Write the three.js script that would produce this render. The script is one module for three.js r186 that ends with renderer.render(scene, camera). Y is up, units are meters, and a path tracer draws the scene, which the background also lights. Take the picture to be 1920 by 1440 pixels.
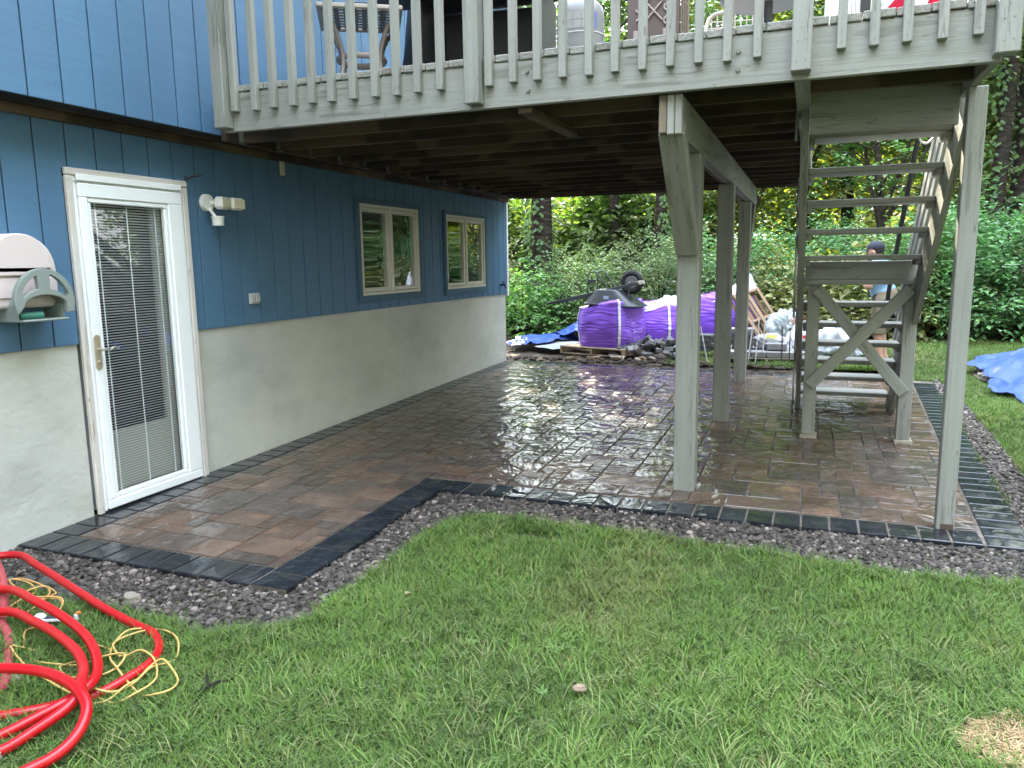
import * as THREE from 'three';
import { mergeGeometries } from 'three/addons/utils/BufferGeometryUtils.js';
import { MarchingCubes } from 'three/addons/objects/MarchingCubes.js';
import { FontLoader } from 'three/addons/loaders/FontLoader.js';
import { TextGeometry } from 'three/addons/geometries/TextGeometry.js';

const V3 = THREE.Vector3;
const v = (x, y, z) => new V3(x, y, z);

// ---------------------------------------------------------------- camera, sky, sun, exposure
const scene = new THREE.Scene();
const camera = new THREE.PerspectiveCamera(53.17, 4 / 3, 0.05, 400);
camera.position.set(4.1187, 1.5455, 1.9702);
camera.quaternion.setFromRotationMatrix(new THREE.Matrix4().makeBasis(
  v(0.93293763, -0.01429029, -0.35975431), v(-0.04329291, 0.98750932, -0.1514961), v(0.35742566, 0.15691122, 0.92066594)));
const renderer = new THREE.WebGLRenderer({ antialias: true });
renderer.setSize(1024, 768);
renderer.toneMapping = THREE.LinearToneMapping;
renderer.toneMappingExposure = 6.6;
renderer.shadowMap.enabled = true;

const SKY_LOW = [0.84, 0.86, 0.84], SKY_TOP = [1.42, 1.62, 2.0];
{
  const w = 256, h = 128, d = new Float32Array(w * h * 4);
  for (let j = 0; j < h; j++) {
    const el = ((j + 0.5) / h - 0.5) * Math.PI, t = Math.max(0, Math.sin(el));
    for (let i = 0; i < w; i++) {
      for (let c = 0; c < 3; c++) d[(j * w + i) * 4 + c] = el < 0 ? [0.16, 0.17, 0.12][c] : SKY_LOW[c] * (1 - t) + SKY_TOP[c] * t;
      d[(j * w + i) * 4 + 3] = 1;
    }
  }
  const sky = new THREE.DataTexture(d, w, h, THREE.RGBAFormat, THREE.FloatType);
  sky.mapping = THREE.EquirectangularReflectionMapping; sky.magFilter = THREE.LinearFilter; sky.needsUpdate = true;
  scene.background = sky; scene.environment = sky;
}
const SUN_DIR = v(-0.30, 0.50, -0.81).normalize();
const sun = new THREE.DirectionalLight(new THREE.Color().setRGB(1, 0.9, 0.7), 5.0);
sun.position.copy(SUN_DIR).multiplyScalar(60); sun.castShadow = true;
Object.assign(sun.shadow.camera, { left: -40, right: 40, top: 40, bottom: -40, near: 1, far: 150 });
sun.shadow.mapSize.set(2048, 2048);
scene.add(sun, sun.target);

// ---------------------------------------------------------------- helpers
function rngOf(seed) { let a = seed >>> 0; return () => { a = (a + 0x6D2B79F5) | 0; let t = Math.imul(a ^ (a >>> 15), 1 | a); t = (t + Math.imul(t ^ (t >>> 7), 61 | t)) ^ t; return ((t ^ (t >>> 14)) >>> 0) / 4294967296; }; }
const R = rngOf(7);
const rr = (a, b, r = R) => a + (b - a) * r();
const lerp = (a, b, t) => a + (b - a) * t, clamp = (x, a, b) => Math.min(b, Math.max(a, x));
const sstep = (a, b, x) => { const t = clamp((x - a) / (b - a), 0, 1); return t * t * (3 - 2 * t); };
const G = (z) => 0.0155 * Math.max(0, Math.min(-z, 14) - 1);         // the ground rises gently away from the lawn in front

const used = {};
function numbered(name) { const n = used[name] = (used[name] ?? -1) + 1; return n ? `${name}_${String(n).padStart(3, '0')}` : name; }
function tag(o, label, category, group) { o.userData.label = label; if (category) o.userData.category = category; if (group) o.userData.group = group; return o; }
function thing(name, label, category, pos = [0, 0, 0], turn = 0, group) {
  const o = new THREE.Group(); o.name = numbered(name); scene.add(o);
  o.position.set(...pos); o.rotation.y = turn; return tag(o, label, category, group);
}
function mesh(name, geos, mat, parent = scene) {
  const g = Array.isArray(geos) ? (geos.length > 1 ? mergeGeometries(geos) : geos[0]) : geos;
  const m = new THREE.Mesh(g, mat); m.name = parent === scene ? numbered(name) : name; m.castShadow = m.receiveShadow = true;
  parent.add(m); return m;
}
function structure(o) { o.userData.kind = 'structure'; return o; }
function stuff(o) { o.userData.kind = 'stuff'; return o; }

// chamfered box, non-indexed, uv in metres with u along the longer side of each face; grain: 'long' or 'flat' (u horizontal)
function box(w, h, d, x = 0, y = 0, z = 0, c = 0.003, flat = false) {
  const H = [w / 2, h / 2, d / 2]; c = Math.min(c, Math.min(...H) * 0.8);
  const pos = [], nor = [], uv = [], ou = R() * 9, ov = R() * 9;
  const P = (ax, s) => { const p = [0, 0, 0]; for (let i = 0; i < 3; i++) p[i] = s[i] * (i === ax ? H[i] : H[i] - c); return p; };
  const emit = (pts) => {
    const a = v(...pts[0]), b = v(...pts[1]), q = v(...pts[2]); const n = b.clone().sub(a).cross(q.clone().sub(a)).normalize();
    const ce = v(0, 0, 0); pts.forEach((p) => ce.add(v(...p)));
    if (n.dot(ce) < 0) { pts.reverse(); n.negate(); }
    const an = [Math.abs(n.x), Math.abs(n.y), Math.abs(n.z)]; const ax = an.indexOf(Math.max(...an));
    let [i, j] = [[2, 1], [0, 2], [0, 1]][ax]; if (!flat && H[j] > H[i]) [i, j] = [j, i];
    for (const k of pts.length === 4 ? [0, 1, 2, 0, 2, 3] : [0, 1, 2]) { pos.push(...pts[k]); nor.push(n.x, n.y, n.z); uv.push(pts[k][i] + ou, pts[k][j] + ov); }
  };
  for (let a = 0; a < 3; a++) for (const s of [-1, 1]) {
    const [b, e] = [(a + 1) % 3, (a + 2) % 3];
    emit([[-1, -1], [1, -1], [1, 1], [-1, 1]].map(([t, u]) => { const q = []; q[a] = s; q[b] = t; q[e] = u; return P(a, q); }));
  }
  if (c > 0) {
    for (let a = 0; a < 3; a++) { const b = (a + 1) % 3, e = (a + 2) % 3;
      for (const s of [-1, 1]) for (const t of [-1, 1]) {
        const q0 = [], q1 = []; q0[a] = q1[a] = s; q0[b] = q1[b] = t; q0[e] = -1; q1[e] = 1;
        emit([P(a, q0), P(a, q1), P(b, q1), P(b, q0)]);
      } }
    for (const s of [-1, 1]) for (const t of [-1, 1]) for (const u of [-1, 1]) emit([P(0, [s, t, u]), P(1, [s, t, u]), P(2, [s, t, u])]);
  }
  return geo(pos, nor, uv).translate(x, y, z);
}
function geo(pos, nor, uv, col) {
  const g = new THREE.BufferGeometry();
  g.setAttribute('position', new THREE.Float32BufferAttribute(pos, 3));
  if (nor) g.setAttribute('normal', new THREE.Float32BufferAttribute(nor, 3));
  if (uv) g.setAttribute('uv', new THREE.Float32BufferAttribute(uv, 2));
  if (col) g.setAttribute('color', new THREE.Float32BufferAttribute(col, 3));
  if (!nor) g.computeVertexNormals();
  return g;
}
// box from min to max corners
const bb = (x0, y0, z0, x1, y1, z1, c, flat) => box(Math.abs(x1 - x0), Math.abs(y1 - y0), Math.abs(z1 - z0), (x0 + x1) / 2, (y0 + y1) / 2, (z0 + z1) / 2, c, flat);
// a bar of width w (sideways) and height h from p to q
function bar(p, q, w, h, c = 0.003) {
  p = v(...p); q = v(...q); const L = p.distanceTo(q), g = box(w, h, L, 0, 0, 0, c);
  const m = new THREE.Matrix4().lookAt(q, p, Math.abs(q.y - p.y) > 0.98 * L ? v(0, 0, 1) : v(0, 1, 0)); m.setPosition(p.add(q).multiplyScalar(0.5));
  return g.applyMatrix4(m);
}
const flat = (g) => { const n = g.index ? g.toNonIndexed() : g; return n; };
function tube(pts, r, seg = 40, rad = 8, closed = false) {
  const cv = new THREE.CatmullRomCurve3(pts.map((p) => v(...p)), closed, 'centripetal');
  return flat(new THREE.TubeGeometry(cv, seg, r, rad, closed));
}
function cyl(r0, r1, h, x = 0, y = 0, z = 0, seg = 16) { return flat(new THREE.CylinderGeometry(r0, r1, h, seg)).translate(x, y, z); }
function rod(p, q, r, seg = 8) { p = v(...p); q = v(...q); const L = p.distanceTo(q); const g = flat(new THREE.CylinderGeometry(r, r, L, seg)); g.applyQuaternion(new THREE.Quaternion().setFromUnitVectors(v(0, 1, 0), q.clone().sub(p).normalize())); return g.translate(...p.add(q).multiplyScalar(0.5).toArray()); }
// a sheet from a function of (s, t) in 0..1 giving [x, y, z]
function sheet(f, ns, nt, uvs = [1, 1], close = false) {
  const pos = [], uv = [], idx = [];
  for (let i = 0; i <= ns; i++) for (let j = 0; j <= nt; j++) { pos.push(...f(i / ns, j / nt)); uv.push(i / ns * uvs[0], j / nt * uvs[1]); }
  for (let i = 0; i < ns; i++) for (let j = 0; j < nt; j++) { const a = i * (nt + 1) + j, b = a + nt + 1; idx.push(a, b, a + 1, b, b + 1, a + 1); }
  const g = geo(pos, null, uv); g.setIndex(idx); g.computeVertexNormals(); return flat(g);
}
// four corners [x, z] as a block with its top at y, bevelled
function block(c, y, depth, bev = 0.006, off = 0) {
  const pos = [], uv = [], ou = R() * 7, ov = R() * 7;
  const cx = c.reduce((s, p) => s + p[0], 0) / 4, cz = c.reduce((s, p) => s + p[1], 0) / 4;
  const Y = (p, dy) => y + G(p[1]) + dy + off;
  const inn = c.map(([x, z]) => { const L = Math.hypot(x - cx, z - cz) || 1; return [x - (x - cx) / L * bev * 1.4, z - (z - cz) / L * bev * 1.4]; });
  const quad = (a, b, d, e) => { for (const p of [a, b, d, a, d, e]) { pos.push(...p); uv.push(p[0] + ou, p[2] + ov + p[1]); } };
  const T = inn.map((p) => [p[0], Y(p, 0), p[1]]), E = c.map((p) => [p[0], Y(p, -bev * 0.7), p[1]]), B = c.map((p) => [p[0], Y(p, -depth), p[1]]);
  quad(T[0], T[1], T[2], T[3]);
  for (let i = 0; i < 4; i++) { const j = (i + 1) % 4; quad(T[i], E[i], E[j], T[j]); quad(E[i], B[i], B[j], E[j]); }
  return geo(pos, null, uv);
}

// ---------------------------------------------------------------- textures
function hash2(x, y, s) { let h = Math.imul(x, 374761393) ^ Math.imul(y, 668265263) ^ Math.imul(s, 974711); h = Math.imul(h ^ (h >>> 13), 1274126177); return ((h ^ (h >>> 16)) >>> 0) / 4294967296; }
function vn(x, y, px, py, s) {
  const xi = Math.floor(x), yi = Math.floor(y), fx = x - xi, fy = y - yi, u = fx * fx * (3 - 2 * fx), w = fy * fy * (3 - 2 * fy);
  const m = (a, p) => ((a % p) + p) % p, x0 = m(xi, px), x1 = m(xi + 1, px), y0 = m(yi, py), y1 = m(yi + 1, py);
  return lerp(lerp(hash2(x0, y0, s), hash2(x1, y0, s), u), lerp(hash2(x0, y1, s), hash2(x1, y1, s), u), w);
}
function fbm(x, y, fx, fy, oct, s, gain = 0.5) { let a = 1, t = 0, n = 0; for (let o = 0; o < oct; o++) { t += a * vn(x * fx, y * fy, fx, fy, s + o * 17); n += a; a *= gain; fx *= 2; fy *= 2; } return t / n; }
// f(u, v) -> [r, g, b] in 0..1 (sRGB for colour) or a number
function tex(n, f, metres, srgb = false, my = metres) {
  const d = new Uint8Array(n * n * 4);
  for (let j = 0; j < n; j++) for (let i = 0; i < n; i++) {
    const q = f(i / n, j / n), k = (j * n + i) * 4, a = Array.isArray(q);
    for (let c = 0; c < 3; c++) d[k + c] = clamp((a ? q[c] : q) * 255, 0, 255);
    d[k + 3] = 255;
  }
  const t = new THREE.DataTexture(d, n, n); t.wrapS = t.wrapT = THREE.RepeatWrapping; t.magFilter = THREE.LinearFilter; t.minFilter = THREE.LinearMipmapLinearFilter; t.generateMipmaps = true;
  if (srgb) t.colorSpace = THREE.SRGBColorSpace; t.repeat.set(1 / metres, 1 / my); t.needsUpdate = true; return t;
}
const T = {};
// colour maps below are tints around white: the material's colour carries the hue
T.grain = tex(512, (x, y) => 0.55 * fbm(x, y, 3, 70, 3, 1) + 0.45 * fbm(x, y, 6, 20, 3, 2), 1.6, false, 0.5);
T.grainTint = tex(512, (x, y) => { const a = fbm(x, y, 3, 36, 4, 5), b = fbm(x, y, 4, 5, 3, 9), k = 0.84 + 0.10 * a + 0.10 * b; const wear = sstep(0.64, 0.74, fbm(x, y, 5, 24, 4, 31)) * 0.12 + (Math.abs(fbm(x, y, 2, 22, 3, 33) - 0.5) < 0.006 ? 0.16 : 0); return [k - wear, k - wear * 1.1, k - wear * 1.2]; }, 1.9, true, 0.9);
T.saw = tex(512, (x, y) => 0.6 * fbm(x, y, 5, 110, 2, 41) + 0.4 * fbm(x, y, 10, 30, 3, 42), 0.9, false, 0.9);
T.sawTint = tex(512, (x, y) => { const k = 0.90 + 0.05 * fbm(x, y, 4, 60, 3, 51) + 0.07 * fbm(x, y, 3, 4, 4, 53); return [k - 0.02 * fbm(x, y, 6, 6, 2, 55), k, k]; }, 1.3, true, 1.3);
T.stucco = tex(512, (x, y) => { const a = fbm(x, y, 5, 6, 5, 61, 0.6), b = Math.abs(fbm(x, y, 9, 12, 4, 64) - 0.5) * 2; return 0.6 * a + 0.4 * b; }, 0.9);
T.stuccoTint = tex(512, (x, y) => { const a = fbm(x, y, 3, 3, 5, 71), b = fbm(x, y, 22, 26, 3, 72); const st = 0.05 * fbm(x, y, 4, 14, 4, 75); const k = 0.80 + 0.13 * a + 0.05 * b + st; const cr = Math.abs(fbm(x, y, 3, 3, 5, 77) - 0.5), ck = cr < 0.002 ? 0.015 : 0, sm = sstep(0.58, 0.74, fbm(x, y, 6, 9, 4, 79)) * 0.035; return [k + 0.012 * (a - 0.5) - ck - sm, k - ck - sm, k - 0.05 * (a - 0.4) - ck - sm * 1.2]; }, 2.9, true);
T.slate = tex(1024, (x, y) => { const w = fbm(x, y, 4, 4, 3, 80) * 0.5; let h = 0; for (let o = 0; o < 4; o++) { const f = [5, 9, 17, 34][o]; const n = vn((x + w * 0.25) * f, (y + w * 0.6) * f * 1, f, f, 81 + o); h += [0.5, 0.28, 0.15, 0.07][o] * (1 - Math.abs(2 * n - 1)); } const st = fbm(x, y, 7, 7, 3, 88); return 0.65 * h + 0.35 * Math.floor(st * 7) / 7; }, 1.1);
T.slateTint = tex(512, (x, y) => { const a = fbm(x, y, 4, 4, 5, 91), b = fbm(x, y, 12, 12, 4, 93), c = sstep(0.62, 0.74, fbm(x, y, 7, 9, 4, 95)); const k = 0.60 + 0.32 * a + 0.2 * (b - 0.5); return [k + 0.16 * c, k + 0.12 * c - 0.01, k + 0.09 * c - 0.02]; }, 1.7, true);
T.wet = tex(512, (x, y) => { const a = fbm(x, y, 3, 3, 4, 101), b = fbm(x, y, 30, 30, 3, 103); const k = 0.34 + 0.5 * sstep(0.45, 0.7, a) + 0.28 * (b - 0.5); return [1, k, 1]; }, 3.1);
T.grit = tex(256, (x, y) => fbm(x, y, 24, 24, 3, 111), 0.25);
T.soil = tex(512, (x, y) => { const a = fbm(x, y, 5, 5, 5, 121), b = fbm(x, y, 50, 50, 2, 122); const k = 0.45 + 0.4 * a + 0.35 * (b - 0.5); return [k + 0.03, k, k - 0.06]; }, 1.3, true);
T.turf = tex(512, (x, y) => { const a = fbm(x, y, 4, 4, 4, 131), b = fbm(x, y, 70, 70, 2, 132); const k = 0.5 + 0.5 * (b - 0.5) + 0.3 * (a - 0.5); return [k + 0.12 * sstep(0.5, 0.7, a), k + 0.06, k - 0.1]; }, 1.7, true);
T.bark = tex(512, (x, y) => { const w = fbm(x, y, 4, 3, 3, 141) * 0.12; return Math.abs(fbm(x + w, y, 14, 3, 4, 142) - 0.5) * 2; }, 1, false);
T.barkTint = tex(256, (x, y) => { const w = fbm(x, y, 4, 3, 3, 141) * 0.12; const k = 0.55 + 0.5 * Math.abs(fbm(x + w, y, 14, 3, 4, 142) - 0.5) * 2; return [k, k * 0.97, k * 0.92]; }, 1, true);
T.rust = tex(512, (x, y) => { const a = fbm(x, y, 2, 12, 4, 151), b = sstep(0.5, 0.64, fbm(x, y, 5, 2, 3, 153)); const k = 0.58 + 0.4 * a - 0.24 * b; return [k, k * 0.96, k * 0.9]; }, 1.8, true, 0.6);
T.weave = tex(256, (x, y) => 0.5 + 0.25 * Math.sin(x * Math.PI * 2 * 40) * 0.5 + 0.25 * Math.sin(y * Math.PI * 2 * 40) * 0.5 + 0.3 * (fbm(x, y, 5, 5, 3, 161) - 0.5), 0.25);

// ---------------------------------------------------------------- materials
const col = (r, g, b) => new THREE.Color().setRGB(r, g, b);
const std = (c, rough, o = {}) => new THREE.MeshStandardMaterial({ color: col(...c), roughness: rough, ...o });
const M = {};
M.deck = std([0.275, 0.278, 0.246], 0.62, { map: T.grainTint, bumpMap: T.grain, bumpScale: 0.0022 });
M.deckEnd = std([0.29, 0.285, 0.25], 0.75, { map: T.grainTint, bumpMap: T.grit, bumpScale: 0.004 });
M.weathered = std([0.34, 0.30, 0.25], 0.9, { map: T.rust, bumpMap: T.grain, bumpScale: 0.006 });
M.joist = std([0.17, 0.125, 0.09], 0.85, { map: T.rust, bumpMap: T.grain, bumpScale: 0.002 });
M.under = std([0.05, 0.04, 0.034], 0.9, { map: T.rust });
M.blue = std([0.075, 0.165, 0.275], 0.5, { map: T.sawTint, bumpMap: T.saw, bumpScale: 0.0008 });
M.blueTrim = std([0.055, 0.125, 0.19], 0.6, { map: T.sawTint, bumpMap: T.saw, bumpScale: 0.001 });
M.groove = std([0.035, 0.06, 0.095], 0.9);
M.stucco = std([0.58, 0.58, 0.53], 0.9, { map: T.stuccoTint, bumpMap: T.stucco, bumpScale: 0.008 });
M.white = std([0.78, 0.80, 0.80], 0.42);
M.casing = std([0.66, 0.62, 0.57], 0.7, { map: T.grainTint, bumpMap: T.grain, bumpScale: 0.002 });
M.sash = std([0.62, 0.60, 0.50], 0.5);
M.dark = std([0.018, 0.018, 0.02], 0.9);
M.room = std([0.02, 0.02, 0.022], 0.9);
M.pane = new THREE.MeshPhysicalMaterial({ color: col(0.75, 0.8, 0.78), roughness: 0.02, transmission: 1, thickness: 0, ior: 2.1 });
M.doorPane = new THREE.MeshPhysicalMaterial({ color: col(0.9, 0.93, 0.93), roughness: 0.01, transmission: 1, thickness: 0, ior: 1.6 });
M.blind = std([0.74, 0.75, 0.76], 0.6);
M.steel = std([0.6, 0.58, 0.52], 0.28, { metalness: 0.9 });
M.brass = std([0.55, 0.48, 0.34], 0.35, { metalness: 0.7 });
M.black = std([0.016, 0.016, 0.018], 0.5);
M.blackPaint = std([0.012, 0.012, 0.014], 0.3);
M.wood = std([0.34, 0.24, 0.155], 0.8, { map: T.grainTint, bumpMap: T.grain, bumpScale: 0.002 });
M.woodGrey = std([0.36, 0.32, 0.27], 0.85, { map: T.grainTint, bumpMap: T.grain, bumpScale: 0.002 });
M.grout = std([0.23, 0.215, 0.205], 0.9, { map: T.soil, bumpMap: T.grit, bumpScale: 0.003 });
const wetRough = { roughnessMap: T.wet, bumpMap: T.slate, bumpScale: 0.026, map: T.slateTint };
M.paver = [[0.205, 0.14, 0.105], [0.185, 0.13, 0.103], [0.165, 0.125, 0.104], [0.22, 0.147, 0.108], [0.145, 0.118, 0.102], [0.195, 0.138, 0.11]].map((c) => std(c, 0.3, wetRough));
M.border = [[0.024, 0.030, 0.042], [0.029, 0.035, 0.046], [0.035, 0.041, 0.050]].map((c) => std(c, 0.3, { ...wetRough, bumpScale: 0.014 }));

// ---------------------------------------------------------------- ground
{
  const pos = [], uv = [], idx = [], n = 90, colr = [];
  const q = rngOf(3);
  for (let i = 0; i <= n; i++) for (let j = 0; j <= n; j++) {
    const a = (i / n * 2 - 1), b = (j / n * 2 - 1);
    const x = 3 + Math.sign(a) * Math.pow(Math.abs(a), 2.2) * 110, z = -6 + Math.sign(b) * Math.pow(Math.abs(b), 2.2) * 110;
    pos.push(x, G(z) - 0.05 + (z < -14 ? Math.min(1.5, (-z - 14) * 0.05) : 0), z); uv.push(x, -z);
  }
  for (let i = 0; i < n; i++) for (let j = 0; j < n; j++) { const a = i * (n + 1) + j, b = a + n + 1; idx.push(a, a + 1, b, b, a + 1, b + 1); }
  const g = geo(pos, null, uv); g.setIndex(idx); g.computeVertexNormals();
  structure(tag(mesh('ground', g, std([0.10, 0.075, 0.055], 0.95, { map: T.soil, bumpMap: T.soil, bumpScale: 0.03 })), 'dark earth and leaf litter under the woods beyond the lawn', 'ground'));
}
// lawn: turf sheet in front, round the right side and behind the patio
const PATIO_FAR = (x) => -8.42 + 0.094 * x, XR = (z) => 5.045 + 0.04 * (-z - 2.71);
const soilPatches = [[1.75, -0.43, 0.16, 0.07], [4.95, -0.68, 0.36, 0.2], [5.95, -4.35, 0.32, 0.6], [2.75, -1.95, 0.25, 0.12], [4.45, -1.83, 0.14, 0.06], [6.2, -5.9, 0.6, 0.25], [1.0, -0.5, 0.4, 0.1]];
const bare = (x, z) => { let b = 0; for (const [a, c, r, s] of soilPatches) b = Math.max(b, 1 - Math.hypot((x - a) / r, (z - c) / s)); return b; };
const WOODS = (x) => -11.4 - 0.18 * Math.max(0, x - 4) * (x < 9 ? 1 : 0.6) + (x > 9 ? (x - 9) * 0.9 : 0) + 0.25 * Math.sin(x * 1.7);
const gravelOut = [[-0.3, -0.42], [0.45, -0.44], [0.8, -0.46], [1.32, -0.44], [1.74, -0.43], [1.98, -0.5], [2.15, -0.66], [2.1, -0.96], [2.11, -1.43], [2.15, -1.93], [2.2, -2.13], [2.5, -2.18], [2.83, -2.19], [3.4, -2.15], [3.86, -2.1], [4.28, -2.02], [4.57, -1.98], [4.85, -2.01], [5.3, -2.08], [5.56, -2.5], [5.55, -4.08], [5.58, -4.84], [5.61, -5.83], [5.62, -7.0], [5.6, -7.8], [5.5, -8.5]];
const gravelIn = [[-0.3, -0.89], [0.45, -0.89], [1.84, -0.875], [1.84, -2.52], [5.27, -2.52], [XR(-8.05) + 0.22, -8.0]];
const inPoly = (p, x, z) => { let c = false; for (let i = 0, j = p.length - 1; i < p.length; j = i++) { const [xi, zi] = p[i], [xj, zj] = p[j]; if ((zi > z) !== (zj > z) && x < (xj - xi) * (z - zi) / (zj - zi) + xi) c = !c; } return c; };
const gravelPoly = [...gravelOut, ...gravelIn.slice().reverse()];
const onPatio = (x, z) => (x < 1.84 && x > -0.05 && z < -0.875 && z > -2.6) || (x > -0.05 && z < -2.52 && z > PATIO_FAR(x) - 0.02 && x < XR(z) + 0.22);
const isLawn = (x, z) => x > -0.02 - 0 && z > WOODS(x) && !onPatio(x, z) && !inPoly(gravelPoly, x, z) && !(x < 5.3 && z < PATIO_FAR(x) && z > (x < 1.9 ? -20 : -8.75)) && !(x < 2.2 && z < -8);
{
  const pos = [], uv = [], st = 0.2;
  for (let x = -1; x < 24; x += st) for (let z = -17; z < 9; z += st) {
    const cx = x + st / 2, cz = z + st / 2;
    if (cz < WOODS(cx) || (cx < 5.15 && cz < -2.75 && cz > -8.9) || (cx < 1.6 && cz < -1.1 && cz > -3) || (cx < 2.2 && cz < -8.5)) continue;
    const H = (a, b) => G(b) - 0.022 + 0.012 * Math.sin(a * 1.3 + b) * Math.cos(b * 1.1);
    const c = [[x, z], [x, z + st], [x + st, z + st], [x + st, z]].map(([a, b]) => [a, H(a, b), b]);
    for (const k of [0, 1, 2, 0, 2, 3]) { pos.push(...c[k]); uv.push(c[k][0], -c[k][2]); }
  }
  structure(tag(mesh('lawn', geo(pos, null, uv), std([0.10, 0.105, 0.055], 0.95, { map: T.turf, bumpMap: T.turf, bumpScale: 0.02 })), 'earth and thatch of the lawn in front of the patio', 'lawn'));
}

// ---------------------------------------------------------------- patio
{
  const bed = [];
  const slab = (x0, z0, x1, z1) => bed.push(block([[x0, z0], [x0, z1], [x1, z1], [x1, z0]], 0.0055, 0.1, 0.001));
  slab(-0.03, -0.88, 1.835, -1.0); slab(-0.03, -1.0, 1.835, -2.53);
  bed.push(block([[-0.03, -2.531], [-0.03, -8.41], [XR(-7.95) + 0.22, -7.93], [5.262, -2.531]], 0.0055, 0.1, 0.001));
  const patio = structure(tag(mesh('patio', bed, M.grout), 'wet stamped stone patio with brown pavers and a black border along the house', 'patio'));
  const put = (name, c, mats, h, list) => { const m = mats[Math.floor(R() * mats.length)]; list.push({ name, c, m, h }); };
  const L = [];
  const J = 0.004;
  // border courses
  const row = (p, q, depth, n, side) => {          // n blocks from p to q, laid to the side given by the normal
    const dx = (q[0] - p[0]) / n, dz = (q[1] - p[1]) / n, l = Math.hypot(dx, dz), nx = side[0] * depth, nz = side[1] * depth, jx = dx / l * J * 1.5, jz = dz / l * J * 1.5;
    for (let i = 0; i < n; i++) {
      const a = [p[0] + dx * i + jx, p[1] + dz * i + jz], b = [p[0] + dx * (i + 1) - jx, p[1] + dz * (i + 1) - jz];
      put('border_paver', [a, b, [b[0] + nx, b[1] + nz], [a[0] + nx, a[1] + nz]], M.border, 0.0125 + rr(-0.001, 0.001), L);
    }
  };
  row([0.005, -1.085], [0.005, -8.2], 0.205, 47, [1, 0]);
  row([0.005, -0.875], [1.62, -0.875], 0.205, 10, [0, -1]);
  row([1.84, -0.875], [1.84, -2.74], 0.213, 11, [-1, 0]);
  row([1.84, -2.525], [5.04, -2.525], 0.212, 21, [0, -1]);
  row([5.05, -2.525], [XR(-7.9) + 0.005, -7.75], 0.215, 36, [1, 0]);
  row([0.21, PATIO_FAR(0.2) + 0.005], [5.2, PATIO_FAR(5.2) + 0.005], 0.19, 24, [0, 1]);
  // field: random ashlar on an 11 cm module
  const m = 0.1115, nx = 46, nz = 68, occ = new Uint8Array(nx * nz), q = rngOf(21);
  const x0 = 0.217, z0 = -1.09;
  const sizes = [[3, 2], [2, 2], [3, 2], [4, 2], [2, 2], [1, 2], [2, 1], [3, 1], [2, 3]];
  const okCell = (i, j) => { const x = x0 + (i + 0.5) * m, z = z0 - (j + 0.5) * m; if (i >= nx || j >= nz || occ[j * nx + i]) return false; return z > PATIO_FAR(x) + 0.15 && (z > -2.74 ? x < 1.62 : x < XR(z) + 0.03); };
  for (let j = 0; j < nz; j++) for (let i = 0; i < nx; i++) {
    if (!okCell(i, j)) continue;
    let best = [1, 1];
    for (let t = 0; t < 8; t++) {
      const s = sizes[Math.floor(q() * sizes.length)]; let ok = true;
      for (let a = 0; a < s[0] && ok; a++) for (let b = 0; b < s[1] && ok; b++) ok = okCell(i + a, j + b);
      if (ok) { best = s; break; }
    }
    for (let a = 0; a < best[0]; a++) for (let b = 0; b < best[1]; b++) occ[(j + b) * nx + i + a] = 1;
    const ax = x0 + i * m + J, az = z0 - j * m - J; let bx = x0 + (i + best[0]) * m - J, bz = z0 - (j + best[1]) * m + J;
    const X = (x, z) => z > -2.738 ? Math.min(x, 1.618) : Math.min(x, XR(z) - 0.006);
    if (X(bx, az) - ax < 0.03) continue;
    const F = (x, z) => Math.max(z, PATIO_FAR(x) + 0.205);
    put('paver', [[ax, F(ax, az)], [X(bx, az), F(bx, az)], [X(bx, bz), F(bx, bz)], [ax, F(ax, bz)]], M.paver, 0.012 + q() * 0.003, L);
  }
  const D = (e) => Math.hypot(e.c[0][0] - 4.12, e.c[0][1] - 1.97);
  for (const kind of ['paver', 'border_paver']) {
    const all = L.filter((e) => e.name === kind).sort((a, b) => D(a) - D(b)), rest = {};
    all.forEach((e, k) => {
      const g = block(e.c, e.h, 0.03, kind === 'paver' ? 0.005 : 0.006);
      if (k < 298) mesh(kind, g, e.m, patio); else (rest[e.m.uuid] ??= { m: e.m, g: [] }).g.push(g);
    });
    for (const r of Object.values(rest)) stuff(mesh(kind, r.g, r.m, patio));
  }
}

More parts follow.
